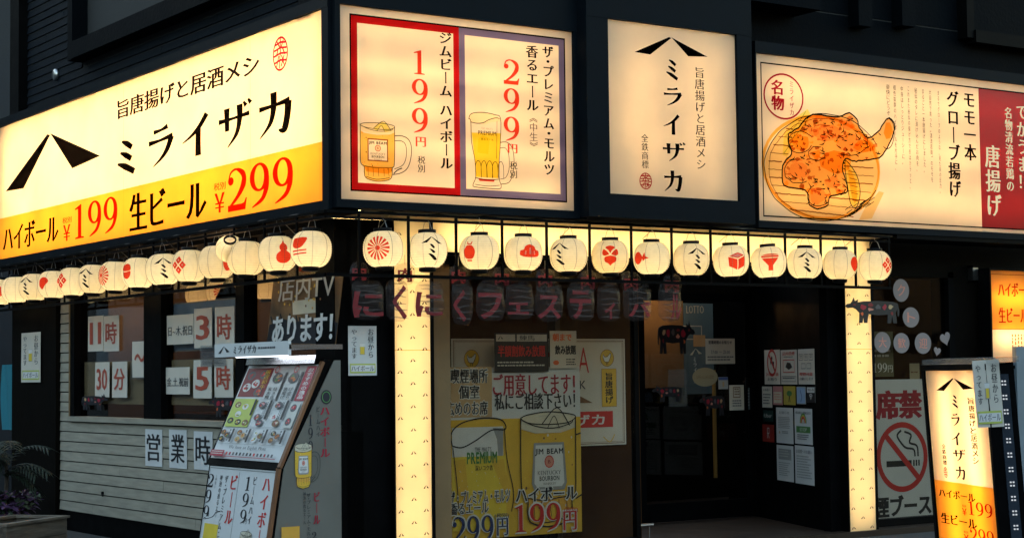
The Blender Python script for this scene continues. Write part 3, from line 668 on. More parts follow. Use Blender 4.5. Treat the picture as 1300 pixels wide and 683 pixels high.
# corner downpipe at left end and neighbouring things
p0=F.uv(30,150); q=MB(); q.box(F,F.uv(24,100)[0],F.uv(35,100)[0],4.1,6.6,-.05,.10,MT['frame2']); o=q.build('corner_trim'); top(o,'black vertical trim at the far left end of the dark upper wall','wall trim')
F=RF(.40)
t=clad_wall(F,'building_wall','dark blue panelled upper wall above the entrance signs',.02,10.2,4.37,6.4,0,.42,MT['board2'],50,(),.006)
q=MB(); q.box(F,.02,10.2,4.18,4.368,-.2,.05,MT['board2']); q.build('ledge',t)
for x in (1077,1132,):
    a=F.uv(x-1,0); b=F.uv(x+17,38)
    q=MB(); q.box(F,a[0],b[0],b[1],6.4,.006,.14,MT['board2']); o=q.build('wall_pilaster'); top(o,('narrow dark pilaster box high above the drawn chicken' if x<1100 else 'narrow dark pilaster box high above the block of small print'),'wall box','pilaster boxes on the upper wall')
a=F.uv(1215,40); q=MB(); wt=thing('upper_window',F.p(a[0]+1,a[1],0),'dark framed upper window at the top right above the chicken sign','window')
q.box(F,a[0],a[0]+.10,a[1]-.08,6.3,.006,.13,MT['frame2']); q.build('frame_stile',wt); q=MB(); q.box(F,a[0]+.101,a[0]+2.2,a[1]-.12,a[1],.006,.15,MT['frame2']); q.build('window_sill',wt)
q=MB(); q.box(F,a[0]+.101,a[0]+2.2,a[1],6.3,.006,.03,MT['board2']); q.build('window_pane',wt)
a=F.uv(880,0); b=F.uv(1008,22); q=MB(); q.box(F,a[0],b[0],b[1],6.3,.006,.35,MT['board2']); o=q.build('awning_box'); top(o,'dark shallow box jutting out above the upright logo sign','awning box')
# corner post between both signs
q=MB(); q.box(WX,.02,.24,4.32,6.4,-.005,-.235,MT['frame']); o=q.build('corner_post'); top(o,'dark square post at the building corner between the two front signs','post')
q=MB(); q.tube([(.1+.14*i,.36,4.345-.02*abs(math.sin(i*.9))) for i in range(60)],.007,MT['blackp'],6); o=q.build('wall_cable'); top(o,'black cable drooping along the ledge over the entrance signs','cable')
for i_,x_ in enumerate((1.1,2.0)):
    q=MB(); q.box(RF(.39),x_,x_+.10,4.40,4.47,0,.05,MT['frame']); q.build('x') if 0 else None
# soffits
q=MB(); q.box(LF(0),-8.3,-.0,2.70,2.715,-.245,-.02,MT['frame2']); o=q.build('soffit_board'); top(o,'dark soffit board under the long left sign','soffit')
q=MB(); q.box(RF(0),5.76,8.4,2.69,2.725,-.40,.02,MT['frame2']); o=q.build('soffit_board'); top(o,'black soffit board under the chicken sign right of the lantern row','soffit')
q=MB(); q.box(RF(0),.25,5.75,2.705,2.722,-.40,-.02,MT['soffit']); o=q.build('soffit_board'); top(o,'beige soffit board under the entrance signs','soffit')
# ------------------------------------------------------------------ lower left facade
F=LF(.25)
sL=F.uv(78,560)[0]; vS=1.09; 
t=thing('siding_wall',F.p(-3,.2,0),'cream clapboard wall below the papered window','wall')
q=MB(); q.box(F,sL,-.40,.19,vS,-.2,-.004,MT['groove']); q.build('wall_backing',t)
nb=9; bh=(vS-.20)/nb
for i in range(nb):
    v=.20+i*bh; e=v+bh-.011; a=sL; 
    jn=[a]+[x_ for x_ in (sL+.9+(i*1.37)%2.4,sL+3.3+(i*1.37)%2.4) if x_<-.7]+[-.40]
    for a,b_ in zip(jn,jn[1:]):
     b_=b_-.003 if b_<-.41 else b_; dz_=random.uniform(-.0015,.0015)
     mk('board',[F.p(a,v,0),F.p(b_,v,0),F.p(b_,e,0),F.p(a,e,0),F.p(a,v,.016+dz_),F.p(b_,v,.016+dz_),F.p(b_,e,.010+dz_),F.p(a,e,.010+dz_)],[(0,3,2,1),(4,5,6,7),(0,1,5,4),(1,2,6,5),(2,3,7,6),(3,0,4,7)],MT['siding'],t)
sx=F.uv(91,450)[0]-.005
for i in range(14):
    v=vS+i*bh; e=v+bh-.011
    if v>2.6: break
    mk('board',[F.p(sL,v,0),F.p(sx,v,0),F.p(sx,e,0),F.p(sL,e,0),F.p(sL,v,.016),F.p(sx,v,.016),F.p(sx,e,.010),F.p(sL,e,.010)],[(0,3,2,1),(4,5,6,7),(0,1,5,4),(1,2,6,5),(2,3,7,6),(3,0,4,7)],MT['siding'],t)
q=MB(); q.box(F,sL,-.40,-.12,.188,-.2,-.01,MT['frame2']); o=q.build('wall_plinth'); top(o,'black plinth under the cream clapboard wall','plinth')
p=F.uv(60+272*.268,500+468*.268); q=MB(); q.lathe(F.p(p[0],p[1],.012),[(0,.02),(.014,.02),(.016,.0)],MT['blackp'],12,F.N); q.tube([F.p(p[0]+.008,p[1],.02),F.p(p[0]+.02,p[1]-.03,.03)],.007,MT['blackp']); o=q.build('hose_tap'); top(o,'small black tap knob low on the cream clapboard wall','tap')
# dark end column at the left
q=MB(); a=F.uv(22,500)[0]; q.box(F,a,sL-.004,-.1,2.7,-.5,.06,MT['dark']); o=q.build('dark_column'); top(o,'wide black brown column at the left end of the facade bearing a small flyer','column')
# front window
u0=sx; u1=-1.62; win=thing('shop_window',F.p(u0,vS,0),'dark framed shop window with handwritten opening hours sheets','window')
def wbox(name,a,b,c,d,n0,n1,m,par=win,fr=F): q=MB(); q.box(fr,a,b,c,d,n0,n1,m); return q.build(name,par)
wbox('window_sill',u0,-.40,vS+.002,vS+.05,-.1,.045,MT['siding'])
wbox('frame_stile',u0,u0+.03,vS+.05,2.66,-.1,.03,MT['tanw']); wbox('frame_stile',u0+.0305,u0+.14,vS+.05,2.66,-.1,.025,MT['frame2'])
m0=F.uv(185,450)[0]; m1=F.uv(207,450)[0]; wbox('mullion',m0,m1,vS+.05,2.66,-.1,.02,MT['frame2'])
j0=F.uv(302,420)[0]; j1=F.uv(313,420)[0]; wbox('mullion',j0,j1,vS+.05,2.66,-.1,.022,MT['frame2'])
k0=-.46; wbox('frame_stile',k0,-.40,vS+.05,2.66,-.1,.022,MT['frame2'])
wbox('window_pane',u0+.14,m0,vS+.05,2.66,-.05,-.044,MT['glass']); wbox('window_pane',m1,j0,vS+.05,2.66,-.05,-.044,MT['glass']); wbox('window_pane',j1,k0,vS+.05,2.66,-.05,-.044,MT['glass'])
c6=lambda x,y:(60+x*.2928,340+y*.2928); FB=LF(.34)
for (x0,y0,x1,y1,lb) in ((137,410,432,592,'beige frosted blind behind the left window pane'),(475,402,838,598,'beige frosted blind behind the window pane left of the menu stand')):
    b=bx(FB,c6,x0,y0,x1,y1); q=MB(); q.box(FB,b[0],b[2],b[1],b[3],0,.006,MT['frost']); o=q.build('window_blind'); top(o,lb,'blind')
# room behind the left window
q=MB(); q.box(LF(2.6),-7.56,-.9,.0,2.7,-.05,0,MT['inwall']); o=q.build('inner_wall'); top(o,'brown dining room wall seen through the shop window','wall')
q=MB(); q.box(WX,.46,2.6,-.02,.02,-.9,-7.5,MT['floor']); o=q.build('inner_floor'); o['kind']='structure'
q=MB(); q.box(WX,.46,2.6,2.7,2.74,-.9,-7.5,MT['dark']); o=q.build('inner_ceiling'); o['kind']='structure'
q=MB(); q.box(WX,.46,2.6,0,2.7,-7.5,-7.55,MT['inwall']); o=q.build('inner_wall'); top(o,'dark end wall of the dining room behind the window','wall')
for i,(y,lb) in enumerate(((6.9,'warm pendant lamp deep inside, seen through the left pane'),(5.2,'warm pendant lamp inside, behind the sheet that says eleven'),(2.8,'warm pendant lamp inside, behind the sheet that says three'))):
    t=thing('pendant_lamp',(1.6,y,2.3),lb,'lamp','pendant lamps in the dining room')
    q=MB(); q.lathe((1.6,y,2.3),[(.03,.2),(.12,.02),(.13,0)],MT['blackp'],20); q.build('lamp_shade',t,True)
    q=MB(); q.lathe((1.6,y,2.3),[(0,.0),(.03,.01),(.045,.05),(.03,.09),(0,.1)],MT['warmlamp'],12); q.build('bulb',t,True)
    l=bpy.data.lights.new('bulb_light','POINT'); l.energy=2.6; l.color=(1,.6,.28); l.shadow_soft_size=.05; lo=bpy.data.objects.new('bulb_light',l); COL.objects.link(lo); lo.parent=t; lo.location=(0,0,-.04)
# counters silhouettes inside
q=MB(); q.box(WX,1.0,1.5,.02,1.16,-1.9,-5.9,MT['brownw']); o=q.build('dining_counter'); top(o,'brown counter inside behind the shop window','counter')
# ------------------------------------------------------------------ posters
def sheet(fr,box,m,name,label,cat='poster',n=.004,group=None,th=.002,curl=.0,rot=0):
    u0,v0,u1,v1=box; c=((u0+u1)/2,(v0+v1)/2); hw,hh=(u1-u0)/2,(v1-v0)/2
    f2=Frame(fr.p(c[0],c[1],n),fr.U*math.cos(rot)+fr.V*math.sin(rot),fr.V*math.cos(rot)-fr.U*math.sin(rot),fr.N)
    nx,ny=5,5; vs=[];fs=[]
    ph=random.uniform(0,6)
    for j in range(ny+1):
        for i in range(nx+1):
            x=-hw+2*hw*i/nx; y=-hh+2*hh*j/ny
            z=th+curl*(.5+.5*math.sin(ph+3*x/hw+2*y/hh))
            vs.append(f2.p(x,y,z))
    for j in range(ny):
        for i in range(nx): a=j*(nx+1)+i; fs.append((a,a+1,a+nx+2,a+nx+1))
    k=len(vs); vs+=[f2.p(-hw,-hh,0),f2.p(hw,-hh,0),f2.p(hw,hh,0),f2.p(-hw,hh,0)]; fs.append((k+3,k+2,k+1,k))
    fs+= [(k,k+1,nx,0),(k+1,k+2,(nx+1)*(ny+1)-1,nx),(k+2,k+3,ny*(nx+1),(nx+1)*(ny+1)-1),(k+3,k,0,ny*(nx+1))]
    o=mk(name,vs,fs,m); top(o,label,cat,group)
    A=Art(f2,n0=th+curl+.0012); A.hw,A.hh=hw,hh
    return o,A
def rel(A,a,b,c,d): return (-A.hw+2*A.hw*a,-A.hh+2*A.hh*b,-A.hw+2*A.hw*c,-A.hh+2*A.hh*d)
F=LF(.25); Fg=LF(.27); c6b=lambda *a:bx(Fg,c6,*a)
def psheet(conv,fr,x0,y0,x1,y1,**k): return sheet(fr,bx(fr,conv,x0,y0,x1,y1),**k)
hours=[((175,212,240,360),'11','white opening hours sheet with a red brushed eleven, high in the left pane','salmon'),((243,210,308,360),'時','white sheet with a red brushed hour character, beside the sheet with eleven','salmon'),
 ((205,410,266,560),'30','white sheet with a red brushed thirty, low in the left pane','salmon'),((279,408,343,562),'分','white sheet with a red brushed minute character, beside the sheet with thirty','salmon'),
 ((366,320,432,474),'〜','white sheet with a red brushed wave dash, at the right of the left pane','salmon'),
 ((634,178,711,345),'3','cream sheet with a red brushed three, high in the middle pane','salmon'),((724,172,808,345),'時','cream sheet with a red brushed hour character, right of the sheet with three','salmon'),
 ((631,400,710,565),'5','white sheet with a red brushed five, low in the middle pane','salmon'),((722,396,803,562),'時','white sheet with a red brushed hour character, right of the sheet with five','salmon')]
INK['brush']=(.50,.09,.05)
for bb,s_,lb,_ in hours:
    o,A=psheet(c6,Fg,*bb,m=MT['paperw'],name='hours_sheet',label=lb,cat='sign sheet',n=-.01,group='handwritten opening hours sheets',curl=.004)
    A.text(s_,rel(A,.12,.2,.88,.82) if s_!='〜' else rel(A,.15,.42,.85,.66),'brush',bx=.03,by=.012,raw='font'); A.build('lettering',o)
for bb,s_,lb in (((515,208,630,328),'日~木,祝日','cream sheet with small brushed weekday characters, left of the sheet with three'),((510,432,613,548),'金,土,祝前','white sheet with small brushed weekday characters, left of the sheet with five')):
    o,A=psheet(c6,Fg,*bb,m=MT['paperw'],name='hours_sheet',label=lb,cat='sign sheet',n=-.012,group='handwritten opening hours sheets',curl=.003)
    A.text(s_,rel(A,.06,.28,.96,.62),'black',bx=.015,by=0); A.build('lettering',o)
# television screen bright poster behind the pane
o,A=psheet(c6,LF(.36),500,160,824,352,m=MT['vinyl'],name='wide_poster',label='wide pale blue poster with a cow behind the pane with three',n=0)
A.rect(*rel(A,.02,.03,.98,.97),'sky'); A.rect(*rel(A,.3,.35,.62,.62),'white'); A.build('lettering',o)
o,A=psheet(c6,LF(.262),665,338,775,425,m=MT['clear'],name='notice_sheet',label='clear plastic notice taped over the sheets with three and five',cat='notice',n=.0)
A.text('営業時間のお知らせ',rel(A,.08,.72,.92,.88),'ink'); A.bars(*rel(A,.1,.45,.9,.62),2,'dgrey'); A.bars(*rel(A,.05,.08,.95,.3),3,'dgrey'); A.build('lettering',o)
F=LF(.232); c7=lambda x,y:(60+x*.268,500+y*.268)
for bb,s_,lb in (((467,165,546,345),'営','white sheet with a black brushed character, leftmost of the three on the clapboards'),((580,167,663,355),'業','white sheet with a black brushed character, middle one of the three on the clapboards'),((697,175,785,363),'時','white sheet with a black brushed character, on the clapboards against the menu stand')):
    o,A=psheet(c7,F,*bb,m=MT['white'],name='business_sheet',label=lb,cat='sign sheet',n=.001,group='brushed sheets on the clapboards',curl=.004)
    A.text(s_,rel(A,.1,.14,.9,.88),'black',bx=.02,by=.0); A.build('lettering',o)
# flyer on the dark end column, flyer on the dark wall right of the corner
def lunch(o,A):
    A.text('お昼から',rel(A,.68,.36,.90,.94),'ink',vert=True); A.text('やってます',rel(A,.10,.34,.30,.93),'ink',vert=True)
    A.rect(*rel(A,.40,.42,.58,.58),'yellow'); A.border(*rel(A,.40,.42,.58,.66),.004,'grey'); A.rect(*rel(A,.40,.58,.58,.655),'white')
    A.rect(*rel(A,.05,.05,.95,.24),'lime'); A.rect(*rel(A,.08,.08,.92,.21),'white'); A.text('ハイボール',rel(A,.1,.09,.9,.2),'ink'); A.build('lettering',o)
F=LF(.18); o,A=psheet(lambda x,y:(x,y),F,28,423,52,485,m=MT['paperw'],name='lunch_flyer',label='small pale flyer with a glass of beer on the black column at the far left',cat='flyer',curl=.002); lunch(o,A)
# TV poster: slanted banner in the third pane
Fb=LF(.215); c8=lambda x,y:(330+x*.2489,330+y*.2489); b=bx(Fb,c8,52,82,412,428)
o=thing('tv_banner',Fb.p(b[0],b[1],0),'black and gold banner saying television inside, in the pane behind the menu stand','banner')
P_=[Fb.uv(*c8(*q)) for q in ((35,422),(385,432),(425,70),(70,95))]
mk('banner_sheet',[Fb.p(x,y,.0) for x,y in P_]+[Fb.p(x,y,-.004) for x,y in P_],BOXF[:1][::-1]+[(7,6,5,4),(0,4,5,1),(1,5,6,2),(2,6,7,3),(3,7,4,0)],mat('banner_gold_brown',(.22,.12,.05),.35,var=.5,vscale=5),o)
A=Art(Fb,.002); T8=lambda pts:[Fb.uv(*c8(*q)) for q in pts]
A.poly(T8([(50,330),(35,420),(384,430),(400,320),(375,315),(350,300),(300,312),(240,300),(180,318),(120,300),(90,320)]),'black')
for x in range(62,395,16):
    h=random.uniform(20,55); A.poly(T8([(x,330),(x-3,330-h*.5),(x-8,330-h),(x-2,330-h-3),(x+4,330-h*.6),(x+7,330)]),'black')
A.poly(T8([(168,210),(296,195),(292,268),(170,280)]),'cream')
for _ in range(26):
    x=random.uniform(80,400);y=random.uniform(110,260); A.ell(*Fb.uv(*c8(x,y)),.012,.01,random.choice(['amber','gold','brown']),8)
b=bx(Fb,c8,95,92,380,190); A.text('店内TV',(b[0],b[1],b[2],b[3]),'pale',bx=.02,by=.0,slant=.12,raw='font')
b=bx(Fb,c8,62,290,372,412); A.text('あります！',(b[0],b[1],b[2],b[3]),'white',bx=.045,by=.02,slant=.1,raw='font'); A.build('lettering',o)
o['label']='slanted black and gold poster about indoor television, in the pane behind the menu stand'
# ------------------------------------------------------------------ right of the corner: dark walls
F=RF(.40)
q=MB(); q.box(F,.21,.69,-.05,2.69,-.3,.0,MT['frame2']); o=q.build('dark_wall'); top(o,'narrow black wall between the corner and the first lit column','wall')
q=MB(); q.box(F,1.035,1.06,-.05,2.45,-.3,.02,MT['frame2']); o=q.build('black_post'); top(o,'slim black post hard against the right side of the first lit column','post')
o,A=psheet(c8,F,448,336,594,588,m=MT['white'],name='lunch_flyer',label='white flyer with a glass of beer on the black wall right of the corner',cat='flyer',curl=.002,n=.003); lunch(o,A)
# tan strip
G=RF(.62); a=G.uv(545,500)[0]; b=G.uv(572,500)[0]; zt=G.uv(560,332)[1]
q=MB(); q.box(G,a-.12,b,-.05,zt,-.03,.0,MT['tanw']); o=q.build('tan_pillar'); top(o,'tan plaster pillar strip beside the first lit column','pillar')
# header over glazing
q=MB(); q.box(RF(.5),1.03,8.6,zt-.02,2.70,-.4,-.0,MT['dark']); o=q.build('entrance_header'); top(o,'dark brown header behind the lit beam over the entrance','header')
# glass screen & brown wall behind posters
gl=thing('glass_screen',G.p(b,0,0),'tinted glass screen in front of the big drinks poster','glass screen')
e=G.uv(806,500)[0]
wbox('glass_pane',b+.002,e,.12,zt-.022,-.028,-.02,MT['dglass'],gl,G); wbox('bottom_rail',b+.002,e,-.03,.118,-.05,.0,MT['frame2'],gl,G); wbox('frame_stile',e+.001,e+.045,-.03,zt-.022,-.06,.0,MT['frame2'],gl,G)
H=RF(1.02); q=MB(); q.box(H,1.2,H.uv(812,500)[0],-.05,2.7,-.05,0,MT['brownw']); o=q.build('brown_wall'); top(o,'brown panel wall behind the glass screen and its posters','wall')
q=MB(); q.box(WX,1.0,8.6,-.06,.05,-.30,-6,MT['floor']); o=q.build('entrance_floor'); o['kind']='structure'
# board poster behind
Hb=RF(1.0); c9=lambda x,y:(540+x*.41411,400+y*.41436)
o,A=psheet(c9,Hb,78,72,615,395,m=MT['paperw'],name='wide_board',label='wide cream board with drawn hens and a red band, behind the big drinks poster',n=.002)
A.border(*rel(A,.01,.015,.99,.985),.006,'brown'); A.border(*rel(A,.018,.03,.982,.97),.003,'brown')
def hen(A,cx,cy,r):
    A.ell(cx,cy,r,r,'gold'); A.ring(cx,cy,r,r,r*.06,'brown'); A.poly([(cx-r*.6,cy+r*.1),(cx-r*.35,cy-r*.4),(cx+r*.2,cy-r*.45),(cx+r*.55,cy+r*.3),(cx+r*.5,cy+r*.55),(cx+r*.25,cy+r*.35),(cx,cy+r*.05),(cx-r*.3,cy+r*.15),(cx-r*.55,cy+r*.45)],'white')
    A.line([(cx-r*.6,cy+r*.1),(cx-r*.35,cy-r*.4),(cx+r*.2,cy-r*.45),(cx+r*.55,cy+r*.3),(cx+r*.45,cy+r*.55),(cx+r*.2,cy+r*.3),(cx-r*.3,cy+r*.12),(cx-r*.6,cy+r*.45)],r*.06,'black'); A.line([(cx-.1*r,cy-.45*r),(cx-.12*r,cy-.8*r)],r*.07,'black',False); A.line([(cx+.1*r,cy-.45*r),(cx+.1*r,cy-.8*r)],r*.07,'black',False)
x,y=rel(A,.11,.82,.11,.82)[:2]; hen(A,x,y,.075); x,y=rel(A,.89,.82,.89,.82)[:2]; hen(A,x,y,.075)
A.text('KARAYORA',rel(A,.24,.68,.78,.92),'red',bx=-.01,by=-.01,raw='font'); A.text('NEW YORK',rel(A,.42,.53,.76,.61),'ink',raw='font')
A.rect(*rel(A,.855,.36,.945,.72),'gold'); A.text('旨唐揚げ',rel(A,.875,.39,.925,.68),'black',vert=True,bx=.03,by=.02); A.border(*rel(A,.855,.36,.945,.72),.003,'brown')
A.rect(*rel(A,.55,.17,.92,.32),'red'); A.text('ミライザカ',rel(A,.40,.19,.87,.29),'white',bx=.02,by=.02); A.poly([(rel(A,.70,.40,0,0)[0],rel(A,.70,.40,0,0)[1]),(rel(A,.80,.4,0,0)[0],rel(A,.8,.4,0,0)[1]),(rel(A,.72,.47,0,0)[0],rel(A,.72,.47,0,0)[1])],'brown'); A.line([(rel(A,.86,.08,0,0)[0],rel(A,.86,.08,0,0)[1]),(rel(A,.9,.03,0,0)[0],rel(A,.9,.03,0,0)[1]),(rel(A,.93,.10,0,0)[0],rel(A,.93,.10,0,0)[1])],.008,'gold'); A.build('lettering',o)
# big drinks poster
Hp=RF(.80); a=Hp.uv(*c9(62,300))[0]; b=Hp.uv(*c9(474,300))[0]; zt2=Hp.uv(*c9(270,160))[1]
bb=(a-.10,.18,b,zt2)
o,A=sheet(Hp,bb,MT['white'],'drinks_poster','large drinks poster with two drawn jugs behind the tinted glass','poster',0,curl=.003)
def Q(x0,y0,x1,y1):
    q=bx(Hp,c9,x0,y0,x1,y1); cx_,cy_=(bb[0]+bb[2])/2,(bb[1]+bb[3])/2; return (q[0]-cx_,q[1]-cy_,q[2]-cx_,q[3]-cy_)
b=Q(62,322,474,690); A.rect(-A.hw,-A.hh,A.hw,b[3],'gold')
for s_,y0,y1,x0 in (('喫煙場所',165,208,76),('個室',215,255,100),('広めのお席',265,305,62)):
    b=Q(62 if s_!='個室' else 76,y0-6,203,y1+6); A.rect(*b,'tan'); A.text(s_,Q(x0,y0,190 if s_!='個室' else 165,y1),'black',bx=.025,by=.0,halo=.07)
A.text('ご用意してます！',Q(205,180,458,243),'crimson',bx=.03,by=0); A.text('私にご相談下さい！',Q(210,240,458,285),'black',bx=.03,by=0)
A.rect(*Q(80,345,240,650),'white'); b=Q(80,435,248,650); A.rect(*b,'yellow')
A.poly([Q(*p,*p)[:2] for p in ((84,445),(120,440),(128,520),(140,640),(104,640),(92,540))],'gold'); A.poly([Q(*p,*p)[:2] for p in ((205,345),(238,345),(236,430),(222,430),(218,380))],'grey'); A.poly([Q(*p,*p)[:2] for p in ((200,445),(240,440),(252,540),(240,540),(222,500))],'gold')
for _ in range(40): A.ell(*Q(*([random.uniform(100,240)]+[random.uniform(470,630)])*2)[:2],.004,.005,'cream',6)
A.line([Q(*p,*p)[:2] for p in ((80,400),(78,360),(110,330),(170,315),(225,318),(243,335),(240,350),(200,352),(150,385),(110,405),(80,400))],.010,'black'); A.line([Q(*p,*p)[:2] for p in ((82,405),(95,520),(100,600))],.008,'black'); A.line([Q(*p,*p)[:2] for p in ((240,345),(248,440),(268,540),(262,600))],.008,'black')
A.text('PREMIUM',Q(125,420,218,452),'green',bx=.03,by=.03,raw='font'); A.text("THE MALT'S",Q(150,404,200,416),'dgrey',raw='font'); A.text('深いコク香',Q(150,460,205,474),'ink')
b=Q(280,290,545,640); mug_highball(A,*b,handle=False,rich=True)
A.text('ザ・プレミアム・モルツ',Q(70,540,256,570),'black',bx=.02,by=0,halo=.08); A.text('香るエール',Q(72,575,190,605),'black',bx=.02,by=0,halo=.08)
A.text('ハイボール',Q(272,530,462,562),'black',bx=.03,by=0,halo=.08)
A.text('299',Q(80,618,205,690),'navy',halo=.05); A.text('円',Q(215,622,250,672),'navy',bx=.03,halo=.07); A.text('(税別)',Q(208,606,252,622),'navy')
A.text('199',Q(272,580,410,655),'red',halo=.05); A.text('円',Q(418,600,460,655),'red',bx=.03,halo=.07); A.text('(税別)',Q(420,588,464,602),'red'); A.build('lettering',o)
# black notice, cream notice over it
Hn=RF(.78)
o,A=psheet(c9,Hn,210,54,377,172,m=mat('black_notice',(.02,.02,.022),.5),name='party_notice',label='black notice with red brushed lettering above the drinks poster',cat='notice',n=.004)
A.rect(*rel(A,.03,.78,.38,.96),'pale'); A.rect(*rel(A,.41,.78,.97,.96),'pale'); A.text('練馬',rel(A,.46,.8,.74,.94),'black'); A.logo(*rel(A,.06,.82,.16,.92),'black'); A.text('半額割飲み放題',rel(A,.06,.38,.94,.68),'red',bx=.03,by=.02); A.bars(*rel(A,.05,.1,.95,.26),2,'pale'); A.build('lettering',o)
o,A=psheet(c9,Hn,380,48,463,162,m=MT['paperw'],name='party_notice',label='cream notice with black and orange brushed lettering, right of the black notice',cat='notice',n=.004)
A.text('朝まで',rel(A,.1,.72,.82,.93),'orange',bx=.05,by=.03); A.text('飲み放題',rel(A,.18,.36,.98,.62),'black',bx=.05,by=.03); A.bars(*rel(A,.6,.05,.96,.25),3,'black'); A.ell(*rel(A,.22,.15,0,0)[:2],.03,.02,'orange'); A.build('lettering',o)
# ------------------------------------------------------------------ door and side panel
D=RF(2.2); q=MB(); q.box(D,D.uv(956,500)[0],D.uv(975,500)[0],.06,2.5,-.4,-.002,MT['frame2']); o=q.build('door_jamb'); top(o,'black jamb between the glass door and the sticker wall','jamb'); c10=lambda x,y:(800+x*.4437,380+y*.4437)
d0=D.uv(812,500)[0]; d1=D.uv(955,500)[0]; dt=D.uv(880,372)[1]
door=thing('glass_door',D.p(d0,.05,0),'dark framed glass entrance door with stickers and notices','door')
for nm,a,b,c,d in (('frame_stile',d0-.02,d0+.07,.06,dt),('frame_stile',d1-.08,d1,.06,dt),('top_rail',d0+.071,d1-.081,dt-.08,dt),('bottom_rail',d0+.071,d1-.081,.06,.24)): wbox(nm,a,b,c,d,-.05,.0,MT['frame2'],door,D)
wbox('glass_pane',d0+.071,d1-.081,.241,dt-.081,-.03,-.022,MT['dglass'],door,D)
q=MB(); hx=d1-.12; q.tube([D.p(hx,.85,.05),D.p(hx,1.45,.05)],.014,MT['frame2'],10); q.tube([D.p(hx,.9,0),D.p(hx,.9,.05)],.008,MT['frame2']); q.tube([D.p(hx,1.4,0),D.p(hx,1.4,.05)],.008,MT['frame2']); q.build('handle',door,True)
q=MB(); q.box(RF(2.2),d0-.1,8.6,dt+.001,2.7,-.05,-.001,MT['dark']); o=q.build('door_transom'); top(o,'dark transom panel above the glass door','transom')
W0=RF(.5).uv(1047,500)[0]; wd_=Vector((math.sin(R(22)),math.cos(R(22)),0)); SW=Frame((W0,.5,0),-wd_,(0,0,1))
q=MB(); q.box(SW,-1.95,0,.05,2.45,-.05,0,MT['frame2']); o=q.build('side_wall'); top(o,'black angled wall panel covered in stickers between the door and the second lit column','wall')
q=MB(); q.box(RF(.45),W0,5.45,.0,2.45,-.1,0,MT['frame2']); o=q.build('dark_jamb'); top(o,'black jamb block on the left of the second lit column','jamb')
# inside the entrance
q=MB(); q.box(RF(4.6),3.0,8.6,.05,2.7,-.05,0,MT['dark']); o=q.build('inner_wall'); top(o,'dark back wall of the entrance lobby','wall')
I=RF(4.0); a=I.uv(819,450)[0]; b=I.uv(868,450)[0]; q=MB(); q.box(I,a-.4,b,I.uv(840,492)[1],2.6,-.05,0,MT['tanw']); o=q.build('lit_inner_wall'); top(o,'tan lit wall inside behind the left part of the door','wall')
q=MB(); q.box(I,b+.005,I.uv(906,450)[0],I.uv(880,500)[1],I.uv(880,385)[1],-.05,.0,MT['screen']); o=q.build('lobby_poster'); top(o,'blue grey poster board inside behind the door glass','poster')
A=Art(I,.003); A.text('LOTTO',bx(I,c10,160,18,210,40),'cream',raw='font'); b_=bx(I,c10,150,75,205,115); A.border(*b_,.01,'pale'); A.rect(*bx(I,c10,180,102,215,135),'tan'); A.build('lettering',o)
t=thing('lobby_lamp',I.p(a+.1,2.35,.4),'warm lamp above the tan wall inside the door','lamp')
q=MB(); q.lathe(I.p(a+.1,2.35,.4),[(0,0),(.05,.01),(.07,.05),(.04,.1),(0,.11)],MT['warmlamp'],14); q.build('bulb',t,True)
l=bpy.data.lights.new('bulb_light','POINT'); l.energy=1.0; l.color=(1,.58,.24); l.shadow_soft_size=.06; lo=bpy.data.objects.new('bulb_light',l); COL.objects.link(lo); lo.parent=t; lo.location=(0,0,-.06)
q=MB(); pz=I.uv(870,470)[1]; pu=I.uv(870,550)[0]; q.lathe(I.p(pu,I.uv(870,604)[1],.5),[(0,0),(.022,0),(.022,pz-I.uv(870,604)[1]),(0,pz-I.uv(870,604)[1])],mat('amber_strip_light',(.5,.3,.08),.4),10); o=q.build('lobby_pole'); top(o,'thin amber pole standing inside behind the door','pole')
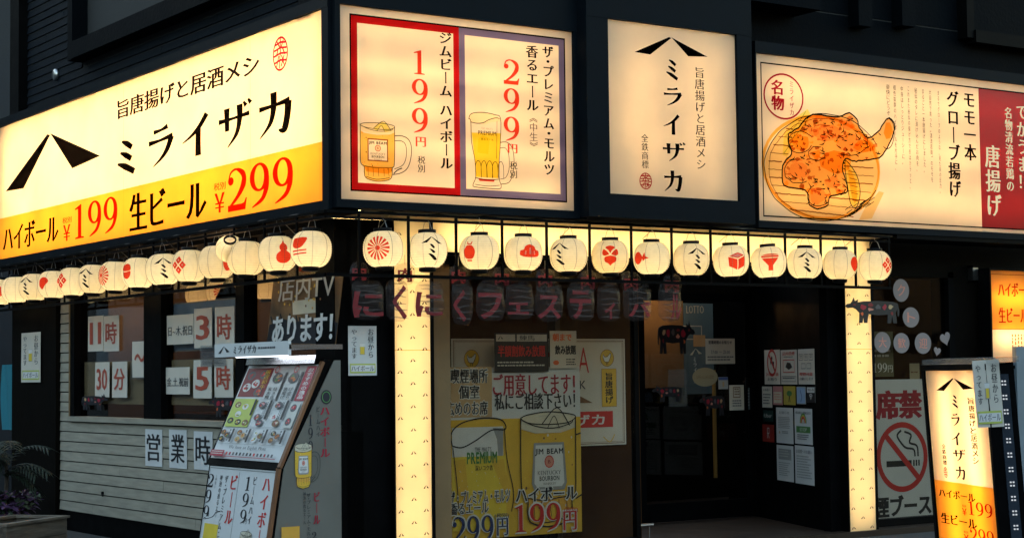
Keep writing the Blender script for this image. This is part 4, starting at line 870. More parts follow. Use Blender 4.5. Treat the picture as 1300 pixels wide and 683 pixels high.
# cows
COW=[(.0,.62),(.04,.70),(.10,.72),(.13,.80),(.16,.92),(.18,.80),(.24,.86),(.23,.76),(.34,.80),(.60,.82),(.88,.80),(.97,.74),(1.0,.5),(.99,.30),(.965,.30),(.96,.55),(.93,.42),(.95,.06),(.88,.06),(.86,.30),(.84,.06),(.77,.06),(.78,.36),(.62,.33),(.42,.36),(.40,.06),(.34,.06),(.33,.28),(.31,.06),(.25,.06),(.26,.40),(.20,.52),(.14,.58),(.05,.56)]
def cow(fr,x0,y0,x1,y1,label,flip=False,dark=True,group='cow shaped cut out stickers'):
    a=fr.uv(x0,y1);b=fr.uv(x1,y0); X=lambda q:(a[0]+(b[0]-a[0])*((1-q[0]) if flip else q[0]),a[1]+(b[1]-a[1])*q[1])
    P=[X(q) for q in COW]; 
    if flip: P=P[::-1]
    n=len(P); vs=[fr.p(x,y,.004) for x,y in P]+[fr.p(x,y,.0) for x,y in P]
    T=[tuple(t) for t in tessellate_polygon([[Vector((x,y,0)) for x,y in P]])]
    fs=T+[tuple(n+i for i in t[::-1]) for t in T]+[(i,(i+1)%n,n+(i+1)%n,n+i) for i in range(n)]
    o=mk('cow_cutout',vs,fs,ink('black','print')); top(o,label,'cutout',group)
    A=Art(fr,.006)
    for (x,y,rx,ry,c) in ((.33,.60,.075,.13,'crimson'),(.46,.68,.06,.06,'darkred'),(.47,.52,.06,.07,'salmon'),(.60,.62,.055,.12,'dgrey'),(.72,.60,.05,.13,'crimson'),(.84,.62,.05,.1,'tan'),(.86,.4,.03,.08,'darkred'),(.30,.38,.03,.07,'orange'),(.17,.68,.03,.05,'darkred')):
        cx_,cy_=X((x,y)); A.poly(jit([(cx_+(p-cx_)*1,cy_+(q-cy_)*1) for p,q in el(cx_,cy_,abs(b[0]-a[0])*rx*.85,(b[1]-a[1])*ry*.8,9)[:-1]],abs(b[0]-a[0])*.012),c)
    A.build('printed_cuts',o); return o
cow(LF(.262),*c6(150,540),*c6(265,620),'black cow cut out low in the left pane under the sheets with thirty',flip=True)
cow(LF(.262),*c6(700,545),*c6(838,650),'black and pink cow cut out low in the window beside the menu stand')
cow(RF(2.17),835,404,882,452,'patterned cow cut out high on the entrance door glass',flip=True)
cow(RF(2.17),828,486,866,512,'dark cow cut out low at the left of the door glass')
cow(RF(2.17),888,496,920,530,'dark red cow cut out on the door below the oval sticker')
cow(RF(.30),1073,376,1141,412,'patterned cow cut out hanging over the second lit column')
S1=RF(2.19)
o,A=psheet(c10,S1,215,112,300,184,m=MT['paperw'],name='hours_notice',label='wide cream notice with opening times on the door glass',cat='notice',n=0); A.text('営業時間のお知らせ',rel(A,.1,.78,.9,.92),'ink',bx=.03,by=.02); A.text('17:00 〜 25:00',rel(A,.18,.4,.82,.55),'dgrey'); A.bars(*rel(A,.06,.08,.94,.3),2,'dgrey'); A.build('lettering',o)
a=S1.uv(*c10(178,222)); b=S1.uv(*c10(250,222)); h=S1.uv(*c10(210,196))[1]-S1.uv(*c10(210,250))[1]
q=MB(); cx_=(a[0]+b[0])/2; cy_=S1.uv(*c10(210,222))[1]; q.add([S1.p(x,y,.003) for x,y in el(cx_,cy_,(b[0]-a[0])/2,h/2,28)[:-1]]+[S1.p(x,y,0) for x,y in el(cx_,cy_,(b[0]-a[0])/2,h/2,28)[:-1]],[tuple(range(27)),tuple(range(53,26,-1))]+[(i,(i+1)%27,27+(i+1)%27,27+i) for i in range(27)],MT['frost']); o=q.build('oval_sticker'); top(o,'pale oval sticker in the middle of the door glass','sticker')
A=Art(S1,.005); A.text('いらっしゃいませ',(cx_-.11,cy_-.02,cx_+.11,cy_+.02),'brown'); A.build('lettering',o)
o,A=psheet(c10,S1,252,222,280,256,m=MT['vinyl'],name='small_sticker',label='small white and blue sticker right of the oval sticker on the door',cat='sticker',n=0); A.rect(*rel(A,.02,.75,.98,.98),'blue'); A.rect(*rel(A,.4,.2,.6,.6),'tan'); A.build('lettering',o)
o,A=psheet(c10,S1,283,245,326,316,m=MT['paperw'],name='menu_card',label='upright cream card with a brown square low on the door glass',cat='card',n=0); A.border(*rel(A,.25,.5,.75,.92),.008,'brown'); A.bars(*rel(A,.35,.56,.68,.86),3,'brown'); A.bars(*rel(A,.2,.1,.8,.4),3,'dgrey'); A.build('lettering',o)
o,A=psheet(c10,S1,333,252,343,315,m=mat('dark_label',(.08,.1,.1),.5),name='door_label',label='thin dark vertical label at the right edge of the door glass',cat='label strip',n=0); A.bars(*rel(A,.2,.1,.8,.9),6,'grey'); A.build('lettering',o)
A=Art(S1,.002); b=bx(S1,c10,170,140,205,160); A.logo(*b,'cream'); A.text('ミライザカ',bx(S1,c10,180,165,192,240),'pale',vert=True,raw='brush'); o=A.mb.build('door_decal'); top(o,'cream roof mark decal with vertical lettering on the door glass','decal')
q=MB(); b=bx(S1,c10,108,200,162,305); q.box(S1,b[0],b[2],b[1],b[3],0,.01,MT['clear']); o=q.build('leaflet_pocket'); top(o,'clear plastic leaflet pocket on the door glass left of the oval sticker','leaflet pocket')
c11=lambda x,y:(960+x*.27778,430+y*.27818)
S2=Frame(SW.p(0,0,.001),SW.U,SW.V)
def stick(x0,y0,x1,y1,m,name,label,fn,cat='sticker'):
    o,A=psheet(c11,S2,x0,y0,x1,y1,m=m,name=name,label=label,cat=cat,n=.002); fn(A); A.build('lettering',o)
def nosmoke(A,cx=0,cy=0,r=.1,col='red'):
    A.ring(cx,cy,r,r,r*.2,col); A.line([(cx-r*.62,cy+r*.62),(cx+r*.62,cy-r*.62)],r*.2,col,False)
def f1(A): 
    A.poly([(-.03,.02),(.0,.06),(.02,.09),(.0,.11),(-.03,.09),(-.05,.05)],'black'); A.poly([(.0,.02),(.05,.0),(.06,.05),(.02,.06)],'black'); nosmoke(A,0,A.hh*.25,A.hw*.62); A.text('20歳未満',rel(A,.1,.24,.9,.34),'red'); A.text('お断り',rel(A,.2,.1,.8,.2),'dgrey')
def f2_(A): A.text('店内禁煙',rel(A,.12,.84,.88,.95),'red',bx=.03); A.bars(*rel(A,.2,.76,.8,.81),1,'dgrey'); A.border(*rel(A,.15,.34,.85,.72),.008,'red'); A.poly([rel(A,.3,.5,0,0)[:2],rel(A,.5,.42,0,0)[:2],rel(A,.72,.5,0,0)[:2],rel(A,.6,.62,0,0)[:2],rel(A,.4,.64,0,0)[:2]],'black'); A.border(*rel(A,.08,.08,.92,.24),.004,'dgrey'); A.bars(*rel(A,.14,.12,.86,.2),1,'dgrey')
def f3(A):
    for i in range(3): A.border(*rel(A,.06+.31*i,.68,.30+.31*i,.86),.005,'dgrey'); A.bars(*rel(A,.12+.31*i,.72,.26+.31*i,.82),2,'dgrey')
    A.border(*rel(A,.2,.44,.46,.6),.005,'dgrey'); A.border(*rel(A,.54,.44,.8,.6),.005,'dgrey'); A.text('喫煙可能',rel(A,.1,.24,.9,.34),'red',bx=.03); A.text('お願いします',rel(A,.08,.12,.92,.2),'dgrey',bx=.02)
stick(38,52,112,208,MT['paperw'],'no_smoking_sticker','cream sticker with a red barred circle, top left of the sticker wall',f1)
stick(113,52,190,208,MT['paperw'],'age_sticker','cream sticker with a red square frame, top middle of the sticker wall',f2_)
stick(192,48,270,208,MT['paperw'],'rule_sticker','cream sticker with five small line boxes, top right of the sticker wall',f3)
stick(28,217,75,314,MT['paperw'],'small_notice','small cream notice in the second row of the sticker wall',lambda A:(A.text('お客様へ',rel(A,.15,.78,.85,.9),'ink'),A.bars(*rel(A,.12,.1,.88,.65),4,'dgrey')))
stick(78,216,123,302,mat('pink_print',(.6,.25,.25),.5),'small_sticker','pink sticker in the second row of the sticker wall',lambda A:(A.rect(*rel(A,.08,.1,.92,.7),'cream'),A.bars(*rel(A,.15,.2,.85,.6),3,'salmon')))
stick(126,216,182,302,mat('yellow_print',(.55,.42,.06),.5),'small_sticker','yellow sticker with a dark ribbon shape in the second row of the sticker wall',lambda A:(A.ell(0,.02,A.hw*.45,A.hh*.3,'green'),A.line([(0,0),(-.02,-A.hh*.7)],.012,'black',False),A.line([(0,0),(.02,-A.hh*.7)],.012,'black',False)))
stick(186,218,229,298,MT['vinyl'],'small_sticker','blue and white sticker in the second row of the sticker wall',lambda A:(A.rect(*rel(A,.05,.05,.95,.95),'sky'),A.line([(-.02,.05),(.02,-.02),(-.01,-.06)],.014,'blue',False)))
def wifi(A):
    A.rect(*rel(A,.0,.0,1,1),'black'); A.rect(*rel(A,.05,.62,.95,.95),'white'); 
    for r_ in (.018,.034,.05): A.line(el(0,-.045,r_,r_,9,40,140),.008,'white')
    A.ell(0,-.04,.007,.007,'white',10); A.text('Wi-Fi',rel(A,.12,.7,.88,.88),'black')
stick(232,217,272,292,MT['vinyl'],'wifi_sticker','black and white wireless sticker at the right end of the second row',wifi)
stick(32,324,80,380,mat('dark_green_print',(.01,.04,.035),.4),'delivery_sticker','small dark green sticker above the red one on the sticker wall',lambda A:A.text('Uber',rel(A,.15,.35,.85,.7),'pale',bx=.02,by=.02))
stick(30,388,84,472,mat('red_print',(.35,.03,.02),.4),'pay_sticker','small red sticker with a white rounded mark on the sticker wall',lambda A:(A.line([(-.02,-.05),(-.02,.05),(.03,.05),(.03,.0),(-.02,.0)],.012,'white',False),A.line([(0,0),(.03,-.05)],.012,'white',False)))
stick(92,312,172,480,MT['white'],'printed_letter','white printed letter, upper left of the four sheets on the sticker wall',lambda A:(A.text('お知らせ',rel(A,.2,.82,.8,.9),'dgrey'),A.bars(*rel(A,.12,.4,.88,.74),7,'grey'),A.ell(*rel(A,.2,.3,0,0)[:2],.015,.015,'tan',12),A.bars(*rel(A,.35,.26,.7,.34),2,'dgrey')),'notice')
def rainbow(A):
    A.text('感染防止徹底宣言',rel(A,.06,.84,.94,.92),'dgrey',bx=.02)
    for r_,c in ((.085,'green'),(.072,'lime'),(.060,'orange'),(.048,'red'),(.036,'pale')): A.poly([(x,max(y,.03)) for x,y in el(0,.03,r_,r_*1.1,18,0,180)],c)
    A.rect(*rel(A,.1,.32,.9,.5),'green'); A.text('STOP',rel(A,.3,.36,.7,.46),'white',raw='font'); A.bars(*rel(A,.15,.1,.85,.27),3,'dgrey')
stick(176,316,260,484,MT['white'],'rainbow_notice','white notice with a rainbow arch on the sticker wall',rainbow,'notice')
stick(95,482,174,654,MT['white'],'printed_letter','white sheet with a grey block at its top, low on the sticker wall',lambda A:(A.rect(*rel(A,.12,.6,.88,.9),'grey'),A.bars(*rel(A,.16,.64,.84,.86),3,'pale'),A.bars(*rel(A,.12,.12,.8,.52),7,'grey')),'notice')
stick(178,484,268,670,MT['white'],'printed_letter','white text sheet, lowest right on the sticker wall',lambda A:(A.text('お客様へのお願い',rel(A,.08,.8,.92,.9),'dgrey'),A.bars(*rel(A,.1,.12,.88,.74),9,'grey')),'notice')
# small steel bar by the threshold
K=RF(.9); p=K.uv(806,667); q=MB(); q.tube([K.p(p[0],p[1],0),K.p(p[0]+.2,p[1],0)],.013,MT['steel'],10); q.tube([K.p(p[0]+.05,p[1],0),K.p(p[0]+.04,.05,.03)],.005,MT['wire']); q.tube([K.p(p[0]+.16,p[1],0),K.p(p[0]+.16,.05,.0)],.005,MT['wire']); o=q.build('floor_stop_bar'); top(o,'small steel bar low on the floor left of the door','bar')
# ------------------------------------------------------------------ right window with smoking booth poster
G=RF(.50); g0=5.80; g1=G.uv(1206,450)[0]
wn_=thing('side_window',G.p(g0,0,0),'dark window right of the second lit column with round welcome stickers','window')
wbox('window_pane',g0,g1,.12,2.44,-.06,-.052,MT['dglass'],wn_,G); wbox('bottom_rail',g0,g1,-.03,.118,-.1,0,MT['frame2'],wn_,G); wbox('frame_stile',g1+.001,g1+.08,-.03,2.44,-.1,.0,MT['frame2'],wn_,G)
q=MB(); q.box(G,g1+.081,9.6,-.03,2.69,-.3,-.002,MT['dark']); o=q.build('dark_wall'); top(o,'black brown wall at the far right under the chicken sign','wall')
q=MB(); q.box(RF(1.4),6.35,g1+1.2,.05,2.7,-.05,0,MT['brownw']); o=q.build('inner_wall'); top(o,'brown wall inside behind the round welcome stickers','wall')
q=MB(); a=G.uv(1229,340);b=G.uv(1236,356); q.box(G,a[0],b[0],b[1],a[1],.0,.06,MT['steel']); q.box(G,a[0]-.01,b[0]+.01,a[1]+.0005,a[1]+.02,.0,.07,MT['frame2']); o=q.build('wall_lamp'); top(o,'tiny unlit wall fitting on the dark wall at the right','wall fitting')
c12=lambda x,y:(1090+x*.27837,370+y*.27818); Gs=RF(.49)
def rsticker(x,y,rx,ry,ch,label,col='brush'):
    c=Gs.uv(*c12(x,y)); a=Gs.uv(*c12(x+rx,y))[0]-c[0]; h=Gs.uv(*c12(x,y-ry))[1]-c[1]
    E_=el(c[0],c[1],a,h,25)[:-1]; n=len(E_); q=MB(); q.add([Gs.p(x_,y_,.003) for x_,y_ in E_]+[Gs.p(x_,y_,0) for x_,y_ in E_],[tuple(range(n)),tuple(range(2*n-1,n-1,-1))]+[(i,(i+1)%n,n+(i+1)%n,n+i) for i in range(n)],MT['frostpink']); o=q.build('round_sticker'); top(o,label,'sticker','round welcome stickers')
    A=Art(Gs,.005); A.text(ch,(c[0]-a*.5,c[1]-h*.5,c[0]+a*.5,c[1]+h*.5),'salmon',bx=.02,by=.01); A.build('lettering',o)
MT['frostpink']=mat('pale_pink_vinyl',(.30,.24,.23),.5)
for a_ in ((193,-5,36,52,'ク','round pale sticker highest on the side window'),(238,118,37,46,'ト','round pale sticker second from the top on the side window'),(108,232,37,48,'大','round pale sticker with the first of the three welcome characters'),(195,235,36,46,'歓','round pale sticker with the middle of the three welcome characters'),(293,236,37,48,'迎','round pale sticker with the last of the three welcome characters')): rsticker(*a_)
def heart(x,y,s_,label,rot):
    c=Gs.uv(*c12(x,y)); P=[]
    for i in range(24):
        t=2*math.pi*i/24; X_=16*math.sin(t)**3/17*s_; Y_=(13*math.cos(t)-5*math.cos(2*t)-2*math.cos(3*t)-math.cos(4*t))/17*s_
        P.append((c[0]+X_*math.cos(rot)-Y_*math.sin(rot),c[1]+X_*math.sin(rot)+Y_*math.cos(rot)))
    n=24; T=[tuple(t) for t in tessellate_polygon([[Vector((*p,0)) for p in P]])]
    o=mk('heart_sticker',[Gs.p(*p,.003) for p in P]+[Gs.p(*p,0) for p in P],T+[tuple(n+i for i in t[::-1]) for t in T]+[(i,(i+1)%n,n+(i+1)%n,n+i) for i in range(n)],MT['frostpink']); top(o,label,'sticker','heart stickers')
heart(395,214,.075,'larger pale heart sticker on the side window',.3); heart(358,272,.05,'smaller pale heart sticker under the larger one',-.2)
Gp=RF(.60)
o,A=psheet(lambda x,y:(x,y),Gp,1104,482,1190,664,m=MT['white'],name='booth_poster',label='white poster with a red barred cigarette circle behind the side window',n=0)
def J(x0,y0,x1,y1):
    c13=lambda x,y:(1040+x*.29703,480+y*.29722); q=bx(Gp,c13,x0,y0,x1,y1); bb=bx(Gp,lambda x,y:(x,y),1104,482,1190,664); cx_,cy_=(bb[0]+bb[2])/2,(bb[1]+bb[3])/2; return (q[0]-cx_,q[1]-cy_,q[2]-cx_,q[3]-cy_)
A.text('席禁',J(238,52,442,172),'crimson',bx=.06,by=.03)
b=J(240,190,466,478); cx_,cy_=(b[0]+b[2])/2,(b[1]+b[3])/2; rx=(b[2]-b[0])/2; ry=(b[3]-b[1])/2
A.rect(cx_-rx*.62,cy_-ry*.27,cx_+rx*.36,cy_-ry*.10,'black'); 
for i in range(3): A.rect(cx_+rx*(.42+.1*i),cy_-ry*.27,cx_+rx*(.48+.1*i),cy_-ry*.10,'black')
A.line([(cx_+rx*.5,cy_),(cx_+rx*.45,cy_+ry*.2),(cx_+rx*.15,cy_+ry*.26),(cx_-rx*.05,cy_+ry*.42),(cx_-rx*.18,cy_+ry*.62),(cx_-rx*.02,cy_+ry*.76)],.02,'black'); A.line([(cx_+rx*.62,cy_),(cx_+rx*.58,cy_+ry*.3),(cx_+rx*.3,cy_+ry*.4),(cx_+rx*.36,cy_+ry*.62),(cx_+rx*.1,cy_+ry*.72)],.02,'black')
A.quads(ring(cx_,cy_,rx,ry,rx*.84,ry*.84,40),'red',False); A.quads([[(cx_-rx*.70,cy_+ry*.58),(cx_-rx*.58,cy_+ry*.70),(cx_+rx*.70,cy_-ry*.58),(cx_+rx*.58,cy_-ry*.70)]],'red',False)
A.text('煙ブース',J(232,505,480,582),'black',bx=.05,by=.03); A.build('lettering',o)
o,A=psheet(c12,Gp,52,182,160,388,m=mat('dark_drinks_print',(.12,.11,.05),.5),name='drinks_poster',label='dim green yellow drinks poster behind the round welcome stickers',n=0); A.text('199',rel(A,.1,.1,.7,.3),'white'); A.text('円',rel(A,.74,.1,.95,.25),'white'); A.bars(*rel(A,.05,.38,.95,.6),2,'pale'); A.rect(*rel(A,.3,.62,.7,.95),'lime'); A.build('lettering',o)
o,A=psheet(c12,RF(.7),232,328,278,400,m=MT['frost'],name='counter_card',label='small beige card behind the side window above the booth poster',cat='card',n=0); A.bars(*rel(A,.1,.3,.9,.5),1,'brown'); A.build('lettering',o)
# blue grey board at right edge
q=MB(); F_=RF(.28); a=F_.uv(1290,440); q.box(F_,a[0],a[0]+.5,.1,a[1],-.06,0,mat('blue_grey_board',(.16,.21,.25),.5,var=.1)); o=q.build('side_board'); top(o,'blue grey board at the right edge behind the leaning sign','board')
# ------------------------------------------------------------------ lantern rack
rk=thing('lantern_rack',(0,0,2.24),'black metal rack of rails and bars that carries the lanterns round the corner','rack')
def bar(name,pts,r): q=MB(); q.tube(pts,r,MT['frame2'],6); return q.build(name,rk)
for z in (2.24,2.66,2.70):
    rr_=.012 if z<2.5 else .009
    q=MB(); q.box(WX,-.07,5.69,z-rr_,z+rr_,-rr_,rr_,MT['frame2']); q.build('rail',rk); q=MB(); q.box(WX,-.07-rr_,-.07+rr_,z-rr_,z+rr_,-rr_-.001,-8.3,MT['frame2']); q.build('rail',rk)
bars_r=[.2+.4208*k for k in range(14)]; bars_l=[-.08+.54*k for k in range(1,16)]
for x in bars_r: q=MB(); q.box(WX,x-.009,x+.009,2.253,2.69,-.008,.008,MT['frame2']); q.build('bar',rk)
for y in bars_l: q=MB(); q.box(WX,-.078,-.062,2.253,2.69,-(y-.009),-(y+.009),MT['frame2']); q.build('bar',rk)
for x in (.45,1.30,2.15,2.98,3.82,4.66,5.30):
    q=MB(); q.tube([(x,.0,2.705),(x+.07,.10,2.70),(x+.10,.30,2.62)],.0035,MT['wire'],5); q.build('brace_wire',rk)
for y in (.8,1.9,3.0,4.1,5.2,6.3):
    q=MB(); q.tube([(-.07,y,2.705),(0,y+.05,2.70),(.14,y+.09,2.60)],.0035,MT['wire'],5); q.build('brace_wire',rk)
q=MB(); q.tube([(x,.02,2.715-.02*math.sin(x*7)**2) for x in [0.1+.1*i for i in range(56)]],.006,MT['blackp'],5); q.build('power_cable',rk)
q=MB(); q.tube([(-.05,y,2.715-.025*math.sin(y*5.8)**2) for y in [0.1+.1*i for i in range(80)]],.006,MT['blackp'],5); q.build('power_cable',rk)
RL,HL=.150,.262
def lantern_shell():
    prof=[]; n=17
    for i in range(n):
        for s_ in (0,.5):
            if i==n-1 and s_>0: break
            t=(i+s_)/(n-1); z=-HL/2+HL*t; k=2*t-1
            r_=.064+(RL-.064)*(1-abs(k)**2.35)**.62; r_+= -.0019 if s_==0 else .0019
            prof.append((r_,z))
    return prof
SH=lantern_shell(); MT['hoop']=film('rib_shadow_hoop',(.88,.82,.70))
def shell_r(z):
    k=2*(z+HL/2)/HL-1; return .064+(RL-.064)*max(0,(1-abs(k)**2.35))**.62
proto=thing('paper_lantern',(0,0,0),'','lantern')
q=MB(); q.lathe((0,0,0),SH,MT['paper_shell'],40); q.build('paper_shell',proto,True)
q=MB()
for k in range(8):
    a=2*math.pi*k/8+.2; q.tube([((shell_r(z)+.0022)*math.cos(a),(shell_r(z)+.0022)*math.sin(a),z) for z in [(-.5+j/16)*HL for j in range(17)]],.0016,MT['thread'] if 'thread' in MT else MT.setdefault('thread',mat('grey_seam_thread',(.28,.24,.18),.8)),4,False)
q.build('seam_threads',proto)['kind']='stuff'
q=MB()
for k in range(1,15):
    z=-HL/2+HL*k/15; rr_=shell_r(z)+.0012; q.tube([(rr_*math.cos(2*math.pi*j/32),rr_*math.sin(2*math.pi*j/32),z) for j in range(33)],.0007,MT['hoop'],3,False)
q.build('rib_hoops',proto)['kind']='stuff'
q=MB(); q.lathe((0,0,HL/2-.004),[(.055,0),(.067,0),(.068,.028),(.055,.028),(.055,0)],MT['blackp'],28); q.build('top_ring',proto,True)
q=MB(); q.lathe((0,0,-HL/2+.004),[(0.001,0),(.064,0),(.065,-.026),(.05,-.034),(.0,-.034)],MT['blackp'],28); q.build('base_cap',proto,True)
q=MB(); q.lathe((0,0,-.03),[(.0,-.03),(.02,-.02),(.028,.0),(.02,.025),(.012,.04),(.012,.06),(0,.06)],MT['lamp'],12); q.build('bulb',proto,True)
q=MB(); q.tube([(0,-.066,HL/2+.02),(0,-.04,HL/2+.075),(0,0,HL/2+.10),(0,.04,HL/2+.075),(0,.066,HL/2+.02)],.0022,MT['wire'],4); q.tube([(0,0,HL/2+.10),(0,0,HL/2+.135)],.002,MT['wire'],4); q.build('hanging_wire',proto)
pl=bpy.data.lights.new('lantern_light','POINT'); pl.energy=K_LAN; pl.color=WARM; pl.shadow_soft_size=.035
lan_lights=[]
for e_,c_ in ((1,(1,.74,.42)),(.88,(1,.71,.38)),(1.12,(1,.76,.45)),(1.0,(1,.75,.43))):
    _l=pl.copy(); _l.energy=K_LAN*e_; _l.color=c_; lan_lights.append(_l)
warm_one=pl.copy(); warm_one.color=(1,.66,.27); warm_one.energy=K_LAN*.95
reflection_light=pl.copy(); reflection_light.energy=.13; reflection_light.color=(1,.6,.28)
ll=bpy.data.objects.new('lantern_light',pl); COL.objects.link(ll); ll.parent=proto; ll.location=(0,0,-.055)
# emblems: 2-D shapes in units of the lantern radius
def rot2(p,a): return (p[0]*math.cos(a)-p[1]*math.sin(a),p[0]*math.sin(a)+p[1]*math.cos(a))
def emblem_shapes(kind):
    if kind=='burst': 
        o=[('orange',el(0,0,.09,.09,14)[:-1])]
        for i in range(16):
            a=2*math.pi*i/16; o.append(('orange',[rot2(p,a) for p in ((.10,-.010),(.42,-.048),(.42,.048),(.10,.010))]))
        return o
    if kind=='logo': return [('black',[(-.02,.46),(-.42,.20),(-.20,.22),(0,.44)]),('black',[(.0,.46),(.02,.42),(.24,.20),(.42,.18)]),('black',bez([(-.10,.16),(.0,.16),(.10,.04),(.04,.0),(-.04,.08),(-.10,.16)],3)[:-1]),('black',bez([(-.12,-.02),(.0,-.04),(.12,-.14),(.04,-.18),(-.04,-.1),(-.12,-.02)],3)[:-1]),('black',bez([(-.16,-.20),(.0,-.22),(.22,-.40),(.12,-.44),(-.02,-.34),(-.16,-.20)],3)[:-1])]
    if kind=='lantern': return [('orange',bez([(-.12,.26),(-.26,.05),(-.22,-.18),(-.10,-.28),(.12,-.28),(.22,-.18),(.26,.05),(.12,.26),(-.12,.26)],3)[:-1]),('orange',[(-.10,.30),(.10,.30),(.14,.42),(.09,.42),(.06,.34),(-.06,.34),(-.09,.42),(-.14,.42)]),('orange',[(-.12,-.32),(.12,-.32),(.12,-.38),(-.12,-.38)])]
    if kind=='crown': return [('orange',bez([(-.42,-.12),(-.40,.06),(-.26,.10),(-.20,.24),(0,.32),(.20,.24),(.26,.10),(.40,.06),(.42,-.12),(.20,-.20),(-.20,-.20),(-.42,-.12)],3)[:-1]),('pale',bez([(-.03,-.08),(-.03,.14),(.0,.18),(.03,.14),(.03,-.08),(-.03,-.08)],3)[:-1]),('pale',bez([(-.22,-.10),(-.20,.04),(-.16,.04),(-.17,-.10),(-.22,-.10)],3)[:-1]),('pale',bez([(.17,-.10),(.16,.04),(.20,.04),(.22,-.10),(.17,-.10)],3)[:-1])]
    if kind=='turnip': return [('orange',bez([(0,-.42),(-.10,-.32),(-.24,-.24),(-.24,-.06),(-.06,-.0),(.06,-.0),(.24,-.06),(.24,-.24),(.10,-.32),(0,-.42)],3)[:-1]),('orange',bez([(-.04,.06),(-.22,.0),(-.34,.08),(-.30,.28),(-.14,.20),(-.04,.06)],3)[:-1]),('orange',bez([(.04,.06),(.22,.0),(.34,.08),(.30,.28),(.14,.20),(.04,.06)],3)[:-1]),('orange',bez([(0,.10),(-.08,.24),(-.22,.36),(0,.44),(.22,.36),(.08,.24),(0,.10)],3)[:-1])]
    if kind=='fish': return [('orange',bez([(-.34,-.02),(-.26,.20),(-.08,.26),(.06,.14),(.12,.0),(.02,-.20),(-.14,-.28),(-.28,-.22),(-.34,-.02)],3)[:-1]),('orange',[(.10,.0),(.22,.24),(.26,.06),(.42,-.02),(.24,-.06),(.16,-.14)])]
    if kind=='box': return [('orange',[(-.40,.16),(.0,.04),(.0,-.42),(-.38,-.26)]),('orange',[(.04,.04),(.38,.18),(.36,-.26),(.04,-.42)]),('orange',[(-.36,.20),(.04,.34),(.36,.22),(.03,.09)]),('pale',[(-.22,.20),(.03,.29),(.23,.21),(.02,.13)])]
    if kind=='cup': return [('orange',[(-.42,.26),(.42,.26),(.40,.18),(-.40,.18)]),('orange',[(-.38,.14),(.38,.14),(.10,-.20),(.12,-.42),(-.12,-.42),(-.10,-.20)]),('orange',bez([(-.40,.28),(-.2,.33),(0,.34),(.2,.33),(.40,.28),(-.40,.28)],3)[:-1])]
    if kind=='peach': return [('orange',bez([(0,.36),(-.2,.30),(-.34,.08),(-.26,-.16),(0,-.34),(.26,-.16),(.34,.08),(.2,.30),(0,.36)],3)[:-1])]
    if kind=='diamonds':
        o=[]
        for dx,dy in ((0,.22),(0,-.22),(-.20,0),(.20,0)):
            o.append(('orange',[(dx-.16,dy),(dx,dy+.18),(dx+.16,dy),(dx,dy-.18)])); o.append(('pale',[(dx-.04,dy),(dx,dy+.05),(dx+.04,dy),(dx,dy-.05)]))
        return o
    if kind=='bowl': return [('orange',bez([(-.30,.36),(.34,.40),(.24,.12),(.10,.0),(-.10,-.04),(-.30,.06),(-.30,.36)],3)[:-1]),('orange',[(-.30,-.12),(.36,-.06),(.36,-.11),(-.30,-.18)]),('orange',[(-.30,-.24),(.36,-.18),(.36,-.23),(-.30,-.30)])]
    if kind=='gourd': return [('orange',bez([(-.02,.46),(-.05,.38),(-.16,.26),(-.16,.12),(-.12,.06),(-.28,-.08),(-.30,-.30),(-.14,-.42),(.12,-.42),(.30,-.28),(.28,-.06),(.12,.06),(.16,.14),(.14,.28),(.04,.38),(.03,.46),(-.02,.46)],3)[:-1])]
    if kind=='rooster': return [('orange',bez([(-.28,.26),(-.18,.38),(-.06,.30),(-.04,.10),(.14,.0),(.34,.10),(.40,-.10),(.22,-.34),(-.04,-.40),(-.20,-.20),(-.22,.06),(-.28,.26)],3)[:-1]),('orange',[(-.20,.38),(-.16,.46),(-.10,.40),(-.05,.44),(-.04,.34)])]
    if kind=='fan': return [('orange',bez([(-.30,-.10),(-.30,.20),(-.10,.34),(.14,.30),(.26,.12),(.10,-.06),(-.10,-.30),(-.30,-.10)],3)[:-1])]
    if kind=='ball': return [('orange',bez([(-.24,.30),(.0,.38),(.2,.3),(.24,.08),(0,.02),(-.24,.06),(-.24,.30)],3)[:-1]),('orange',bez([(-.22,-.02),(0,-.02),(.24,.02),(.2,-.22),(0,-.34),(-.2,-.24),(-.22,-.02)],3)[:-1])]
    return []
FILM['orange']=(1,.26,.06)
_em={}
def emblem(kind,parent,yaw,center,dz=0,sc=1.25):
    if kind=='logo': sc=1.3
    if kind=='burst': sc=1.4
    """wraps the flat emblem round the shell; yaw = world angle it faces"""
    V=[];Fc=[];mi=[];mats=[]
    lift=.0034
    for col,P in emblem_shapes(kind):
        m=ink(col if col!='pale' else 'cream','lit') if col!='pale' else MT['emblem_gap']
        if m not in mats: mats.append(m)
        bm=bmesh.new(); vs=[bm.verts.new((x,y,0)) for x,y in P]
        T=tessellate_polygon([[Vector((x,y,0)) for x,y in P]])
        for t in T:
            try: bm.faces.new([vs[i] for i in t])
            except ValueError: pass
        for _ in range(3):
            ed=[e for e in bm.edges if e.calc_length()>.12]
            if not ed: break
            bmesh.ops.subdivide_edges(bm,edges=ed,cuts=1,use_grid_fill=False); bmesh.ops.triangulate(bm,faces=bm.faces[:])
        k=len(V); bm.verts.ensure_lookup_table(); bm.verts.index_update()
        lf=lift+(.0012 if col=='pale' else 0)
        for v in bm.verts:
            z=v.co.y*RL*sc+dz; r_=shell_r(z)+lf; a=yaw+v.co.x*sc*RL/RL*1.0
            V.append(Vector(center)+Vector((math.cos(a)*r_,math.sin(a)*r_,z)))
        for f in bm.faces: Fc.append(tuple(k+v.index for v in f.verts)); mi.append(mats.index(m))
        bm.free()
    o=mk('emblem',V,Fc,mats,parent,mi); return o
